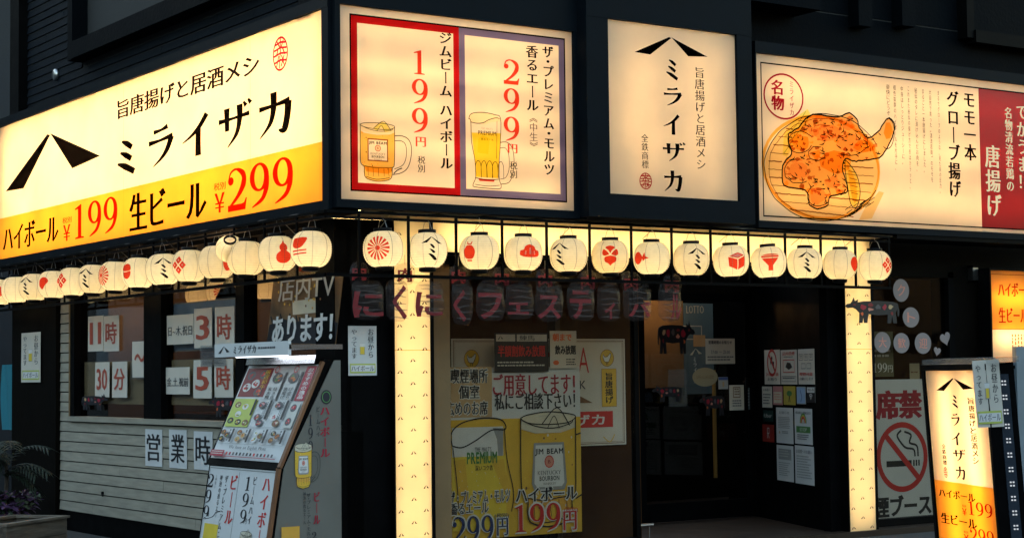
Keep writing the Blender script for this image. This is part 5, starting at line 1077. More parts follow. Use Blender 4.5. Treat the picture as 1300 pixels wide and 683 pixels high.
MT['emblem_gap']=translucent('emblem_gap_paper',(1,.9,.66),.0,.3)
def copy_thing(src,loc,label,group):
    c=src.copy(); COL.objects.link(c); c.location=loc; c['label']=label; c['group']=group; c['category']=src['category']
    for ch in [o for o in bpy.data.objects if o.parent==src]:
        d=ch.copy(); COL.objects.link(d); d.parent=c
    return c
kids=[o for o in bpy.data.objects if o.parent==proto]
def put_lantern(loc,kind,ex,label,px):
    c=proto.copy(); COL.objects.link(c); c.location=loc; c.rotation_euler=(R(random.uniform(-2.5,2.5)),R(random.uniform(-2.5,2.5)),0) if label.startswith('p') else (0,0,0); vl=random.choice(lan_lights); c['label']=label; c['group']='paper lanterns hung under the signs'; c['category']='lantern'
    for ch in kids:
        d=ch.copy(); COL.objects.link(d); d.parent=c
        if ch.type=='LIGHT': d.data=vl
        elif ch.name.startswith(('paper_shell','seam')): d.rotation_euler[2]=random.uniform(0,6.28) if ch.name.startswith('seam') else 0
    if kind=='turnip':
        for o_ in bpy.data.objects:
            if o_.parent==c and o_.type=='LIGHT': o_.data=warm_one
    if kind:
        v=CAM-Vector(loc); base=math.atan2(v.y,v.x)       # turn of the printed emblem on this lantern
        emblem(kind,c,base+math.asin(max(-.95,min(.95,ex))),loc)
    return c
rowR=[(486.7,'burst',-.28,'paper lantern with an orange sunburst, first right of the corner'),(542.4,'logo',.25,'paper lantern with a black roof mark, second right of the corner'),(608.5,'lantern',-.52,'paper lantern with a small orange lantern drawn on its left side'),
 (664.2,'crown',.35,'paper lantern with an orange scalloped fan mark'),(721.7,'logo',-.5,'paper lantern with a black roof mark, between the fan mark and the turnip mark'),(774.7,'turnip',0,'paper lantern with an orange turnip mark, a warmer yellow than its neighbours'),(827.1,'fish',-.62,'paper lantern with a small orange fish on its left side, over the entrance'),
 (877.3,'logo',.35,'paper lantern with a black roof mark, between the fish and the box'),(927.8,'box',.35,'paper lantern with an orange measuring box'),(975.6,'cup',.1,'paper lantern with an orange sake cup'),(1021.5,'logo',.12,'paper lantern with a black roof mark, right of the sake cup'),(1066,'peach',.88,'paper lantern with an orange shape at its right side, second from the right end'),(1109.8,'diamonds',.78,'paper lantern with orange diamonds, last at the right end of the row')]
F0=RF(0)
for px,kd,ex,lb in rowR:
    x=F0.uv(px,320)[0]; put_lantern((x,0,2.437),kd,ex,lb,px)
rowL=[('bowl',-.62,'paper lantern with an orange bowl and chopsticks, first left of the corner'),('gourd',.3,'paper lantern with an orange gourd, second left of the corner'),(None,0,'plain paper lantern between the gourd and the rooster'),('rooster',.55,'paper lantern with an orange rooster under a tilted lantern'),
 ('diamonds',-.6,'paper lantern with orange diamonds on its left, fourth from the corner after the rooster'),('logo',.0,'paper lantern with a black roof mark facing forward on the left row'),('ball',-.72,'paper lantern with a split orange ball at its left side'),('burst',-.85,'paper lantern with an orange sunburst at its left edge, on the left row'),
 ('logo',-.55,'paper lantern with a black roof mark at its left, near the eleven sheet'),('diamonds',-.75,'paper lantern with orange diamonds at its left edge, above the left window frame'),('fan',-.6,'paper lantern with an orange fan shape at its left, near the dark end column'),('logo',-.6,'paper lantern with a black roof mark, above the dark end column'),
 (None,0,'plain paper lantern above the flyer on the dark end column'),('fish',.2,'paper lantern with an orange fish, last whole one at the left edge')]
for k,(kd,ex,lb) in enumerate(rowL):
    put_lantern((-.07,.187+.54*k+.05,2.437),kd,ex,lb,0)
put_lantern((-.07,.187+.54*14+.05,2.437),None,0,'plain paper lantern cut by the left edge of the photo',0)
# tilted one showing its open mouth
_p=LF(-.17).uv(292,316); c=put_lantern((-.17,-_p[0],_p[1]),None,0,'tilted paper lantern showing its dark open mouth above the rooster lantern',0)
_v=(CAM-c.location).normalized()*.72+Vector((0,0,.75)); c.scale=(.74,.74,.66); c.rotation_mode='QUATERNION'; c.rotation_quaternion=_v.to_track_quat('Z','Y')
LI=LF(2.25)  # added dim lanterns stand in for the left row mirrored in the window
for i,(px,py,kd,lb) in enumerate(((135.5,388,None,'dim plain lantern added as a reflection behind the sheet with eleven'),(153.7,387,'crown','dim lantern with a red mark, added as a reflection between the two left sheets'),(175.7,384,None,'dim plain lantern added as a reflection at the right of the left pane'),(225,376,'diamonds','dim lantern with red diamonds, added as a reflection in the middle pane'),(252,374,None,'dim plain lantern added as a reflection above the sheet with three'),(279,371,'burst','dim lantern with a red sunburst, added as a reflection in the middle pane'),(303,368,'ball','dim lantern with a red ball, added as a reflection at the middle pane edge'),(338,364,None,'dim plain lantern added as a reflection left of the television poster'))):
    u,v=LI.uv(px,py); c=put_lantern((2.25,-u,v),kd,random.uniform(-.3,.3),lb,0); c['group']='dim lanterns added as window reflections'
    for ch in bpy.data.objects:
        if ch.parent==c and ch.type=='LIGHT': ch.data=reflection_light
for o in kids: bpy.data.objects.remove(o,do_unlink=True)
bpy.data.objects.remove(proto,do_unlink=True)
# ------------------------------------------------------------------ bags with letters
C14=lambda x,y:(430+x*.17692,320+y*.17699); C15=lambda x,y:(650+x*.18462,320+y*.1845)
Bg=RF(.10)
def bag(conv,x0,y0,x1,y1,ch,label,small=False,lett=None,group='red letters in clear bags'):
    b=bx(Bg,conv,x0,y0,x1,y1); u0,v0,u1,v1=b; cx_,cy_=(u0+u1)/2,(v0+v1)/2; hw,hh=(u1-u0)/2,(v1-v0)/2
    t=thing('letter_bag',Bg.p(cx_,v0,0),label,'letter bag',group)
    n=22; P=[]
    for i in range(n):
        a=2*math.pi*i/n; c_,s_=math.cos(a),math.sin(a); e=.55 if not small else .85
        P.append((cx_+hw*abs(c_)**e*(1 if c_>0 else -1)*random.uniform(.94,1.04),cy_+hh*abs(s_)**e*(1 if s_>0 else -1)*random.uniform(.95,1.03)))
    rings=[(1,0.002),(.86,.014),(.55,.022)]; vs=[];fs=[]
    for k_,(s_,z) in enumerate(rings):
        for x,y in P: vs.append(Bg.p(cx_+(x-cx_)*s_,cy_+(y-cy_)*s_,z+(random.uniform(-.006,.006) if k_ else 0)))
    vs.append(Bg.p(cx_,cy_,.022)); 
    for k_ in range(2):
        for i in range(n): fs.append((k_*n+i,k_*n+(i+1)%n,(k_+1)*n+(i+1)%n,(k_+1)*n+i))
    for i in range(n): fs.append((2*n+i,2*n+(i+1)%n,3*n))
    m_=len(vs); vs+=[v-Bg.N*.006 if i>=n else v for i,v in enumerate(vs)][:0]
    mk('plastic_bag',vs,fs,MT['bag'],t,smooth=True)
    if not small:
        cr=MB()  # hazier strips put the shine of the bag's folds into the plastic
        for k_ in range(6):
            y_=cy_+hh*(-.78+.31*k_)+random.uniform(-.01,.01); w_=hw*random.uniform(.6,.84); x_=cx_+random.uniform(-.12,.12)*hw; up=[];dn=[]
            for j_ in range(9):
                t_=j_/8; yy=y_+.006*math.sin(t_*4+k_*2)+.003*math.sin(t_*9+k_); th_=.006*math.sin(math.pi*t_)+.0015; up.append(Bg.p(x_-w_+2*w_*t_,yy+th_,.026)); dn.append(Bg.p(x_-w_+2*w_*t_,yy-th_,.027))
            cr.add(up+dn,[(j_,9+j_,10+j_,j_+1) for j_ in range(8)],MT['highlight'])
        cr.build('fold_highlight',t)['kind']='stuff'
    A=Art(Bg,.003); bb=bx(Bg,conv,*lett) if lett else (cx_-hw*.62,cy_-hh*.5,cx_+hw*.62,cy_+hh*.5)
    A.text(ch,bb,MT['redcut'],bx=.03,by=.02,raw='font')
    # give the cut card letter a thickness
    me=A.mb; o=me.build('cut_letter',t); sm=o.modifiers.new('thickness','SOLIDIFY'); sm.thickness=.003
    if small: q=MB(); q.tube([Bg.p(cx_,v1-.01,0),Bg.p(cx_,v1+.06,.0)],.002,MT['wire'],4); q.build('hanging_string',t)
big=[((85,195,325,485),(100,280,320,470),'に',C14,'first, dark'),((335,190,500,500),(385,235,490,485),'く',C14,'second, on the lit column'),((540,200,760,470),(550,285,745,465),'に',C14,'third, at the column edge'),((805,190,965,525),(820,270,915,500),'く',C14,'fourth'),((980,195,1195,500),(1000,290,1175,480),'フ',C14,'fifth'),
 ((-50,195,150,465),(-30,345,115,430),'ェ',C15,'sixth'),((155,195,355,480),(175,295,335,460),'ス',C15,'seventh'),((375,200,570,475),(395,260,545,460),'テ',C15,'eighth'),((580,200,745,480),(635,345,710,460),'ィ',C15,'ninth'),((755,200,960,475),(760,330,1060,445),'バ',C15,'tenth'),((1000,205,1165,480),(1090,290,1165,465),'ル',C15,'last, before the door')]
big[9]=((755,200,960,475),(800,340,960,445),'バ',C15,'tenth')
WHERE=['leftmost over the narrow black wall','on the first lit column','at the first lit column edge','just right of the tan pillar strip','over the left end of the brown wall','above the black notice','above the cream notice','left of the turnip lantern','under the turnip lantern','above the door side frame','nearest the entrance door']
KN=['ni','ku','ni','ku','fu','small e','su','te','small i','ba','ru']
for (b1,b2,ch,cv,_),wh_,kn in zip(big,WHERE,KN): bag(cv,*b1,ch,'large red kana %s in a clear bag, %s'%(kn,wh_),False,b2)
for i,x in enumerate((bars_r[0],bars_r[1],bars_r[2],bars_r[3],bars_r[4],bars_r[5],bars_r[6],bars_r[7])):
    b=Bg; c_=lambda X_,Y_:(X_,Y_)
    u=x; t=None
    px=(456,514,582,637,692,746,801,853)[i]; y0=331+i*2.2; bag(c_,px-13,y0,px+13,y0+(39 if i==0 else 30),'肉','small red meat character in a bag, '+('leftmost over the narrow black wall','on the first lit column','right of the tan pillar strip','left of the fan mark lantern','right of the fan mark lantern','left of the turnip lantern','between the turnip and the fish lanterns','right of the fish lantern')[i],True,(px-9,y0+7,px+9,y0+25),group='small meat characters in clear bags')
# ------------------------------------------------------------------ menu stand
st=thing('menu_stand',(-.3,.55,0),'dark menu stand with a lit header and sloping food menu before the cream siding','menu stand')
V1=Vector((math.sin(R(25)),0,math.cos(R(25)))); O1=Vector((-.45,0,.90))
M1=Frame(O1,(0,-1,0),V1); a=M1.uv(262.5,582.5); b=M1.uv(406.8,461); e=M1.uv(356,588); g=M1.uv(323.5,466)
mu0=(a[0]+g[0])/2-.02; mu1=.0; mv0=0.0; mv1=(b[1]+g[1])/2
q=MB(); q.box(M1,mu0-.04,mu1+.035,mv0-.05,mv1+.05,-.05,-.002,MT['frame2']); q.build('menu_backboard',st)
q=MB(); q.box(M1,mu0,mu1,mv0,mv1,-.0015,.003,MT['white']); mp_=q.build('menu_sheet',st)
A=Art(M1,.005); mw,mh=mu1-mu0,mv1-mv0; Y=lambda a,b,c,d:(mu0+mw*a,mv0+mh*b,mu0+mw*c,mv0+mh*d)
random.seed(11)
def dish(x,y,r,rv,base,tops):
    r*=.8; rv*=.8
    A.ell(x,y,r,rv,base,14)
    for _ in range(7): A.ell(x+random.uniform(-.5,.5)*r,y+random.uniform(-.5,.5)*rv,r*random.uniform(.15,.38),rv*random.uniform(.15,.35),random.choice(tops),8)
A.rect(*Y(.02,.66,.40,.97),'darkred')
for (x,y) in ((.11,.89),(.29,.90),(.11,.76),(.22,.80),(.30,.71)): p=Y(x,y,0,0); dish(p[0],p[1],mw*.07,mh*.06,random.choice(['white','dgrey']),['crimson','brown','orange','red'])
A.text('厳選和牛',Y(.30,.74,.38,.95),'gold',vert=True); A.rect(*Y(.86,.62,.99,.98),'crimson'); A.text('おすすめの逸品',Y(.885,.64,.965,.96),'white',vert=True,bx=.03,by=.02)
for i,(x,s_) in enumerate(((.44,'炭火焼き鳥'),(.66,'唐揚げ盛り'))):
    p=Y(x+.07,.86,0,0); dish(p[0],p[1],mw*.085,mh*.07,'dgrey',['tan','brown','green','crust']); A.rect(*Y(x+.155,.62,x+.185,.92),'black'); A.text(s_[:3],Y(x-.005,.64,x+.055,.76),'black',vert=True,bx=.03); A.text(s_[2:],Y(x+.07,.63,x+.13,.76),'black',vert=True)
A.ring(*Y(.46,.95,0,0)[:2],.035,.03,.008,'red'); A.ring(*Y(.73,.95,0,0)[:2],.035,.03,.008,'red')
A.rect(*Y(.02,.335,.36,.635),'lime')
for (x,y) in ((.10,.57),(.22,.55),(.08,.40),(.20,.385),(.31,.38),(.16,.47)): p=Y(x,y,0,0); dish(p[0],p[1],mw*.055,mh*.04,random.choice(['white','black','brown']),['green','cream','amber','lime'])
A.rect(*Y(.33,.46,.355,.63),'black')
for c_ in range(2):
    x=.39+.235*c_+.0; A.border(*Y(x,.335,x+.225,.635),.003,'grey')
    for (dx,dy) in ((.07,.57),(.07,.44),(.13,.38)): p=Y(x+dx,dy,0,0); dish(p[0],p[1],mw*.06,mh*.045,random.choice(['brown','white','dgrey']),['crust','crimson','cream','pink','brown'])
    A.rect(*Y(x+.17,.42,x+.2,.62),'black'); A.bars(*Y(x+.12,.40,x+.16,.6),2,'dgrey',.5,True)
A.rect(*Y(.865,.335,.99,.60),'pale')
for (dx,dy) in ((.92,.54),(.92,.40)): p=Y(dx,dy,0,0); dish(p[0],p[1],mw*.05,mh*.05,'dgrey',['crimson','pink','red'])
for c_ in range(4):
    x=.02+.245*c_; A.border(*Y(x,.15,x+.235,.32),.003,'grey')
    for (dx,dy) in ((.05,.27),(.05,.20),(.12,.24)): p=Y(x+dx,dy,0,0); dish(p[0],p[1],mw*.045,mh*.035,random.choice(['white','tan','black','brown']),['amber','brown','green','cream','crust'])
    A.rect(*Y(x+.18,.17,x+.205,.31),'black'); A.bars(*Y(x+.14,.17,x+.17,.3),1,'dgrey',.6,True)
A.text('We have an English Menu.',Y(.26,.085,.80,.13),'ink',raw='font'); A.rect(*Y(.02,.012,.22,.075),'crimson'); A.bars(*Y(.03,.02,.2,.065),2,'pale')
A.rect(*Y(.24,.012,.97,.018),'crimson')
for i in range(14): A.rect(*Y(.25+.05*i,.03,.275+.05*i,.06),random.choice(['red','dgrey','crimson','black']))
A.build('printed_menu',mp_)
# lower board
V2=Vector((.16,0,.987)); O2=Vector((-.45,0,.86)); M2=Frame(O2,(0,-1,0),V2)
lo_=-.84; q=MB(); q.box(M2,mu0-.03,mu1+.03,lo_,.0,-.04,-.002,MT['frame2']); q.build('lower_backboard',st)
q=MB(); q.box(M2,mu0+.0,mu1-.0,lo_+.04,-.02,-.0015,.003,MT['white']); lp=q.build('lower_sheet',st)
A=Art(M2,.005); A.border(mu0+.012,lo_+.05,mu1-.012,-.03,.006,'grey')
c16=lambda x,y:(240+x*.15075,580+y*.15081); N_=lambda *a:bx(M2,c16,*a)
m_=N_(425,165,430,700)[0]; A.rect(m_,lo_+.06,m_+.006,-.05,'grey')
def vtext(s_,x0,y0,x1,y1,col,**k):
    b=N_(x0,y0,x1,y1); A.text(s_,b,col,vert=True,**k)
def col_at(s_,xt,yt,w_,h_,col,**k):       # top centre pixel of a column, width and height in metres
    p=M2.uv(*c16(xt,yt)); A.text(s_,(p[0]-w_/2,p[1]-h_,p[0]+w_/2,p[1]),col,vert=True,**k)
col_at('ハイボール',665,180,.13,.60,'red',bx=.04,by=0); col_at('ビームハイ',565,165,.06,.34,'black',bx=.02); col_at('199',508,165,.10,.34,'black'); col_at('円',482,515,.04,.04,'black')
col_at('ビール',390,150,.13,.36,'red',bx=.04,by=0); col_at('ザ・プレミアム・モルツ',325,155,.055,.62,'black',bx=.02); col_at('神泡の香るエール',280,150,.045,.36,'black',bx=.02); col_at('(中生)',238,150,.03,.1,'dgrey'); col_at('299',196,140,.10,.34,'black'); col_at('円',165,470,.04,.04,'black')
p=M2.uv(*c16(190,560)); A.rect(p[0]-.11,lo_+.08,p[0]+.13,p[1],'yellow'); A.rect(p[0]-.11,p[1],p[0]+.13,p[1]+.05,'white'); A.line([(p[0]-.12,p[1]+.03),(p[0],p[1]+.05),(p[0]+.06,p[1]+.09),(p[0]+.13,p[1]+.10)],.006,'black')
p=M2.uv(*c16(500,640)); mug_highball(A,p[0]-.12,p[1]-.30,p[0]+.16,p[1]+.02); A.build('printed_menu',lp)
# side panel
M3_=RF(-.036); sp=[M3_.uv(*q) for q in ((353,602),(414,478),(418,480),(404,683))]
sx0=-.47; px_=[(-.44,.86),(-.42,.90),(-.03,1.62),(.02,1.62),(.02,.02),(-.57,.02)]
q=MB(); n=len(px_); q.add([M3_.p(x,z,.0) for x,z in px_]+[M3_.p(x,z,-.012) for x,z in px_],[tuple(range(n)),tuple(range(2*n-1,n-1,-1))]+[(i,(i+1)%n,n+(i+1)%n,n+i) for i in range(n)],mat('grey_side_print',(.17,.16,.135),.5,var=.08)); q.build('side_panel',st)
q=MB(); q.box(Frame(M3_.p(-.45,.88,0),(V1.x,0,V1.z),(-V1.z,0,V1.x),(0,-1,0)),-.02,.80,-.0,.022,-.03,.012,MT['wood']); q.build('side_trim',st)
q=MB(); q.box(Frame(M3_.p(-.46,.88,0),(V2.x,0,V2.z),(-V2.z,0,V2.x),(0,-1,0)),-.86,-.02,-.0,.022,-.03,.010,MT['wood']); q.build('side_trim',st)
M3b=RF(1.17); q=MB(); q.add([M3b.p(x,z,.0) for x,z in px_]+[M3b.p(x,z,-.012) for x,z in px_],[tuple(range(n)),tuple(range(2*n-1,n-1,-1))]+[(i,(i+1)%n,n+(i+1)%n,n+i) for i in range(n)],MT['frame2']); q.build('side_panel',st)
A=Art(M3_,.003); c17=lambda x,y:(350+x*.29762,480+y*.29722); Z=lambda *a:bx(M3_,c17,*a)
A.text('ハイボール',Z(188,125,232,335),'crimson',vert=True,bx=.04,by=0); A.text('ビームハイ',Z(172,120,188,248),'ink',vert=True); A.text('199',Z(138,155,158,315),'ink',vert=True); A.text('円',Z(140,325,150,342),'ink')
b=Z(192,50,238,110); A.ell((b[0]+b[2])/2,(b[1]+b[3])/2,(b[2]-b[0])/2,(b[3]-b[1])/2,'ink'); A.ring((b[0]+b[2])/2,(b[1]+b[3])/2,(b[2]-b[0])*.40,(b[3]-b[1])*.40,.006,'green')
mug_highball(A,*Z(76,275,190,470)); A.text('ビール',Z(158,485,188,620),'crimson',vert=True,bx=.04,by=0); A.text('ザ・プレミアム・モルツ',Z(130,490,148,690),'ink',vert=True); A.text('神泡の香るエール',Z(114,485,128,622),'ink',vert=True); A.text('299',Z(152,655,172,760),'ink',vert=True)
A.rect(*Z(22,635,100,760),'amber'); A.build('lettering',st)
# header hood
Hd=Frame((-.36,0,1.665),(0,-1,0),(-.30,0,.95)); 
q=MB(); hu0=mu0+.02; q.box(WX,-.40,.03,1.70,1.735,-(-.05),-(1.13),MT['lidmetal']); q.build('hood',st)
q=MB(); q.box(LF(-.405),hu0-.05,.05,1.66,1.76,-.02,.0,MT['white']); hf=q.build('header_board',st)
A=Art(LF(-.405),.002); A.logo(hu0+.02,1.685,hu0+.22,1.74,'black'); A.text('ミライザカ',(hu0+.28,1.68,hu0+.66,1.742),'black',raw='brush',slant=.2); A.bars(hu0+.70,1.695,hu0+1.05,1.725,1,'dgrey'); A.build('lettering',hf)
q=MB(); q.tube([(-.33,.12,1.665),(-.33,.95,1.665)],.014,MT['cool'],8); q.build('lamp_tube',st)
l=area('hood_lamp',Frame((-.33,.55,1.65),(0,1,0),(1,0,0),(.15,0,-1)),0,0,0,0.8,.03,.42,st,(.85,.93,1))
q=MB(); q.add([(-.175,.0,1.60),(-.175,1.12,1.60),(-.16,1.12,1.66),(-.16,.0,1.66)],[(0,1,2,3)],MT['lidmetal']); q.build('reflector',st)
# ------------------------------------------------------------------ leaning standing sign
ang=R(34.22-7.8); dvec=Vector((math.sin(ang),math.cos(ang),0)); nv=Vector((-math.cos(ang),math.sin(ang),0))
d=rgt*((1263.4-650)/FPX)-upv*((620-341.5)/FPX)+fwd; O3=CAM+d*8.5
Vv=(Vector((0,0,1))+nv*.060).normalized(); M4=Frame(O3,-dvec,Vv)
tl=M4.uv(1174,473); bl=M4.uv(1187.5,614.7); wl_=(tl[0]+bl[0])/2; ztop=M4.uv(1215,470)[1]; zb=-O3.z+.12
spl=0.0
ss=lightbox('standing_sign',M4,(wl_,zb,0,ztop),.13,(.035,.06,.03,.03),0,'leaning backlit sidewalk sign with the vertical shop name over an amber price band','standing sign',[(wl_,spl,0,ztop,'acrylic'),(wl_,zb,0,spl,'acrylic_y')],(.3,.7),k=.98,horiz=False,fmat='frame2',proud=.012)
c18=lambda x,y:(1170+x*.35616,440+y*.35578); A=Art(M4,mode='lit'); Bq=lambda *a:bx(M4,c18,*a)
b=Bq(50,112,188,165); A.logo(b[0],M4.uv(*c18(118,160))[1],b[2],b[3],'black')
for ch,x0,y0,x1,y1 in (('ミ',108,172,132,220),('ラ',106,236,140,284),('イ',106,302,142,352),('ザ',112,362,162,412),('カ',122,424,160,476)): 
    b=Bq(x0,y0,x1,y1); A.text(ch,b,'black',raw='brush')
def vrun(s_,xt,yt,xb,yb,wd,col,**k):
    p=M4.uv(*c18(xt,yt)); r_=M4.uv(*c18(xb,yb)); A.text(s_,(p[0]-wd/2,r_[1],p[0]+wd/2,p[1]),col,vert=True,**k)
def place_run(s_,xt,yt,xb,yb,wd,col):
    A.n+=0; p=M4.uv(*c18(xt,yt)); r_=M4.uv(*c18(xb,yb)); n=len(s_); 
    for i,ch in enumerate(s_):
        f0=i/n; cx_=p[0]+(r_[0]-p[0])*(i+.5)/n; y1_=p[1]+(r_[1]-p[1])*(i+.06)/n; y0_=p[1]+(r_[1]-p[1])*(i+.94)/n; A.n-=A.step; A.text(ch,(cx_-wd/2,y0_,cx_+wd/2,y1_),col,bx=.03,by=.012)
    A.n+=A.step
place_run('旨唐揚げと居酒メシ',176,180,196,420,abs(M4.uv(*c18(188,300))[0]-M4.uv(*c18(166,300))[0]),'black'); place_run('全鉄商標',80,345,86,422,abs(M4.uv(*c18(90,300))[0]-M4.uv(*c18(76,300))[0]),'black')
p=M4.uv(*c18(88,447)); q_=M4.uv(*c18(88,428)); seal(A,p[0],p[1],q_[1]-p[1],'red')
def srun(s_,x0,y0t,y0b,x1,y1t,y1b,col,**k):
    A.text(s_,slbox(M4,c18,x0,y0t,y0b,x1,y1t,y1b),col,**k)
srun('ハイボール',62,508,538,192,518,548,'black',bx=.045,by=0); srun('税別',146,562,571,160,563,572,'darkred'); srun('¥',146,575,600,162,575,600,'red'); srun('199',168,552,602,252,558,608,'darkred')
srun('生ビール',70,596,634,198,606,642,'black',bx=.045,by=0); srun('税別',152,655,664,168,656,665,'darkred'); srun('¥',152,668,690,170,668,690,'red'); srun('299',174,648,700,258,652,704,'darkred'); A.build('lettering',ss)
# LED strip on its side
Sd=Frame(M4.p(.03,0,0),-nv,Vv,-dvec); q=MB(); q.box(Sd,.045,.098,zb+.1,ztop-.02,0,.006,mat('clear_led_cover',(.03,.04,.055),.2)); cv=q.build('led_cover',ss)
mb=MB(); v=ztop-.05
while v>zb+.15:
    for dv in (0,.016): mb.box(Sd,.060,.068,v-dv-.007,v-dv,.0065,.009,MT['led']); mb.box(Sd,.074,.082,v-dv-.007,v-dv,.0065,.009,MT['led'])
    v-=.068
mb.build('led_dots',cv)['kind']='stuff'
q=MB(); q.box(M4,wl_-.02,.12,ztop+.031,ztop+.055,-.12,.005,MT['clear']); q.build('plastic_wrap',ss)
q=MB(); q.box(M4,wl_-.06,.06,zb-.12,zb-.061,-.16,.05,MT['frame2']); q.build('base',ss)
# flyer hanging on its corner
Mf=Frame(M4.p(0,0,.03),M4.U,M4.V,M4.N); a=Mf.uv(1234,458); b=Mf.uv(1277,541); 
Mf2=Frame(M4.p(0,0,.05),(M4.U*.5+M4.N*-.86),M4.V); a=Mf2.uv(1234,458); b=Mf2.uv(1275,541)
o,A=sheet(Mf2,(a[0],b[1],b[0],a[1]),MT['paperw'],'lunch_flyer','plastic covered flyer with a beer glass hung on the corner of the leaning sign','flyer',0,curl=.003); lunch(o,A)
# ------------------------------------------------------------------ street bits at the left
def PT(px,py,z): 
    d=rgt*((px-650)/FPX)-upv*((py-341.5)/FPX)+fwd; t=(z-CAM.z)/d.z; return CAM+d*t
zt_=.27; A0=PT(8,668,zt_); A1=PT(85,657,zt_); A2=PT(30,649,zt_)
ex=(A1-A0); ex.z=0; wl2=ex.length; ex.normalize(); ey=Vector((-ex.y,ex.x,0))
Pl=Frame(A0-Vector((0,0,zt_)),ex,(0,0,1),-ey); pt=thing('planter_box',A0-Vector((0,0,zt_)),'weathered wooden planter box with soil at the lower left corner','planter')
dp=.55
for nm,a,b,c,d_,n0,n1 in (('front_plank',0,wl2,.0,.13,-.035,0),('front_plank',0,wl2,.135,zt_,-.035,0),('back_plank',0,wl2,.0,zt_,-dp,-dp+.035),('end_plank',wl2-.035,wl2,.0,zt_-.002,-dp+.036,-.036),('end_plank',-.0,.035,.0,zt_-.002,-dp+.036,-.036)):
    q=MB(); q.box(Pl,a,b,c,d_,n0,n1,MT['planter']); q.build(nm,pt)
for a,b,n0,n1 in ((-.02,wl2+.02,-.06,.02),(-.02,wl2+.02,-dp-.02,-dp+.06),(-.02,.06,-dp+.061,-.061),(wl2-.06,wl2+.02,-dp+.061,-.061)):
    q=MB(); q.box(Pl,a,b,zt_+.001,zt_+.022,n0,n1,MT['planter']); q.build('rim_board',pt)
q=MB(); q.box(Pl,.036,wl2-.036,.02,zt_-.03,-dp+.036,-.036,MT['soil']); q.build('soil_bed',pt)
# second run of the planter to the left
Pl2=Frame(Pl.p(-1.25,0,.0),ex,(0,0,1),-ey); pt2=thing('planter_box',Pl2.p(0,0,0),'weathered wooden planter box partly outside the lower left corner of the photo','planter')
q=MB(); q.box(Pl2,0,1.2,0,zt_,-.035,0,MT['planter']); q.build('front_plank',pt2); q=MB(); q.box(Pl2,0,1.2,0,zt_,-dp,-dp+.035,MT['planter']); q.build('back_plank',pt2); q=MB(); q.box(Pl2,1.165,1.2,0,zt_-.002,-dp+.036,-.036,MT['planter']); q.build('end_plank',pt2); q=MB(); q.box(Pl2,0,.035,0,zt_-.002,-dp+.036,-.036,MT['planter']); q.build('end_plank',pt2); q=MB(); q.box(Pl2,.036,1.164,.02,zt_-.04,-dp+.036,-.036,MT['soil']); q.build('soil_bed',pt2)
def leaf(mb,base,dir_,L,wd,m,droop=.3):
    d_=Vector(dir_).normalized(); s_=d_.cross(Vector((0,0,1))); s_=s_.normalized() if s_.length>.01 else Vector((1,0,0)); vs=[];fs=[]
    for i in range(5):
        t=i/4; c=Vector(base)+d_*L*t-Vector((0,0,1))*droop*L*t*t; w_=wd*math.sin(math.pi*(.12+.86*t))*.5; vs+=[c-s_*w_,c+Vector((0,0,w_*.35)),c+s_*w_]
    for i in range(4): k=i*3; fs+=[(k,k+1,k+4,k+3),(k+1,k+2,k+5,k+4)]
    mb.add(vs,fs,m)
def bush(name,label,c,m_leaves,n,R_,L,wd,hgt,group=None,stem=True):
    t=thing(name,c,label,'plant',group); mb=MB(); c=Vector(c)
    for _ in range(n):
        a=random.uniform(0,2*math.pi); el_=random.uniform(-.1,1.35); d_=Vector((math.cos(a)*math.cos(el_),math.sin(a)*math.cos(el_),math.sin(el_)))
        b=c+Vector((random.uniform(-R_,R_)*.7,random.uniform(-R_,R_)*.7,random.uniform(0,hgt))); leaf(mb,b,d_,L*random.uniform(.6,1.2),wd*random.uniform(.7,1.2),random.choice(m_leaves),random.uniform(.1,.7))
    mb.build('leaves',t)
    q=MB()
    for _ in range(5): q.tube([c+Vector((0,0,-.05)),c+Vector((random.uniform(-R_,R_)*.5,random.uniform(-R_,R_)*.5,hgt))],[.008,.004],MT['bark'],5)
    q.build('stems',t); return t
bush('purple_plant','purple leaved plant nearest the planter rim, lower left',PT(26,650,.27),[MT['purple'],MT['purple'],MT['leafp']],150,.13,.13,.065,.14)
bush('purple_plant','small pale and purple leaved plant at the back right of the planter, lower left',PT(40,637,.27),[MT['leafp'],MT['purple']],60,.08,.10,.045,.08)
bush('purple_plant','purple leaved plant at the very left edge of the photo',PT(4,655,.27),[MT['purple'],MT['leaf']],150,.16,.13,.06,.18)
# palm with long narrow fronds
fc=PT(6,652,.27); t=thing('palm_plant',fc,'dark green plant with long feathery fronds at the left edge','plant')
q=MB(); q.tube([fc,fc+Vector((.02,.0,.35)),fc+Vector((.0,.02,.60))],[.022,.018,.012],MT['bark'],7); q.build('trunk',t)
random.seed(3)
for _ in range(15):
    a=random.uniform(0,6.28); L_=random.uniform(.30,.48); up=random.uniform(.15,1.1); q=MB(); P0=fc+Vector((0,0,random.uniform(.3,.60))); pts=[]
    for i in range(7):
        s_=i/6; pts.append(P0+Vector((math.cos(a)*L_*s_,math.sin(a)*L_*s_,up*L_*s_-.75*L_*s_*s_)))
    q.tube(pts,.004,MT['leaf'],4)
    for i in range(1,7):
        for k_ in (0,.5):
            b=pts[i-1].lerp(pts[i],k_); dd=(pts[i]-pts[i-1]).normalized()
            for sgn in (-1,1):
                sd_=dd.cross(Vector((0,0,1))).normalized()*sgn; leaf(q,b,sd_+dd*.8+Vector((0,0,.15)),.15,.020,MT['leaf'],.35)
    q.build('frond',t)
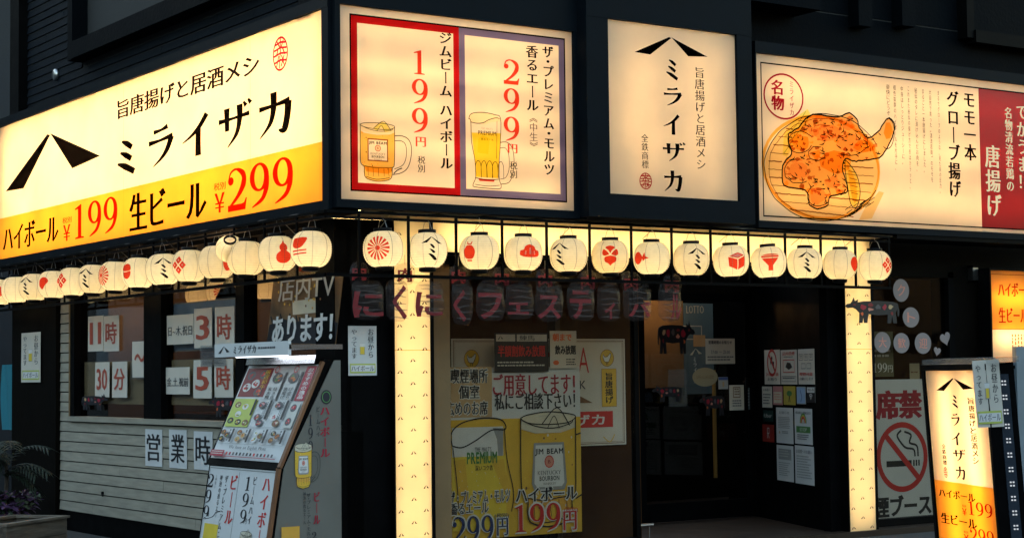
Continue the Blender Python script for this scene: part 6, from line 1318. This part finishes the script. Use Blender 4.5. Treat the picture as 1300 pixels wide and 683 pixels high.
# teal banner, neighbour and far building
F=LF(.25); 
tb=thing('teal_banner',Vector((.25,8.0,.9)),'teal cloth banner at the left edge beyond the facade','banner')
Ft=LF(.30); a=Ft.uv(3,463); b=Ft.uv(21,546); q=MB(); nseg=10; vs=[];fs=[]
for j in range(nseg+1):
    for i in range(7):
        x=a[0]+(b[0]-a[0])*i/6; y=b[1]+(a[1]-b[1])*j/nseg; vs.append(Ft.p(x,y,.02*math.sin(i*1.9+j*.3)))
for j in range(nseg):
    for i in range(6): k=j*7+i; fs.append((k,k+1,k+8,k+7))
q.add(vs,fs,MT['tarp']); q.build('banner_cloth',tb,True)
q=MB(); q.tube([Ft.p(b[0]+.02,0,0),Ft.p(b[0]+.02,a[1]+.05,0)],.012,MT['steel'],8); q.build('pole',tb)
# neighbouring dark building, with slit to a far pale building
q=MB(); q.box(WX,-.9,3.4,-.1,7.5,-11.2,-15,MT['neigh']); nb_=thing('neighbour_building',(0,13,0),'dark neighbouring building beyond the left end of the facade','building'); q.build('wall',nb_)
for zz in (1.0,3.4,5.6):
    q=MB(); q.box(LF(-.9),-14.6,-13.9,zz,zz+.9,-.02,.02,MT['dglass']); q.build('window',nb_)
fb=thing('far_building',(7,32,0),'pale building glimpsed in the gap at the upper left','building')
q=MB(); q.box(WX,-48,16,-.1,14,-31,-36,MT['bldg']); q.build('wall',fb)
for i in range(7):
    for j in range(4):
        q=MB(); q.box(RF(31),-11+i*3.6,-9.6+i*3.6,1.5+j*3.0,3.3+j*3.0,-.02,.05,MT['winlit']); q.build('window',fb)

# buildings across the two streets, behind the camera: they close off the low sky
ob=thing('opposite_building',(-5,-34,-.1),'dark building across the street, outside the picture','building')
q=MB(); q.box(WX,-70,60,-.1,11,34,50,MT['neigh']); q.build('wall',ob)
ob=thing('opposite_building',(-27,0,-.1),'dark building across the side street, outside the picture','building')
q=MB(); q.box(WX,-45,-27,-.1,10,33.9,-60,MT['neigh']); q.build('wall',ob)
nb2=thing('neighbour_building',(20,6,-.1),'dark neighbouring building past the right end of the facade','building')
q=MB(); q.box(WX,10.25,34,-.1,9,-.7,-14,MT['neigh']); q.build('wall',nb2)
for i in range(4):
    q=MB(); q.box(RF(.7),11.5+i*3.2,13.3+i*3.2,4.2,5.8,-.02,.03,MT['dglass']); q.build('window',nb2)
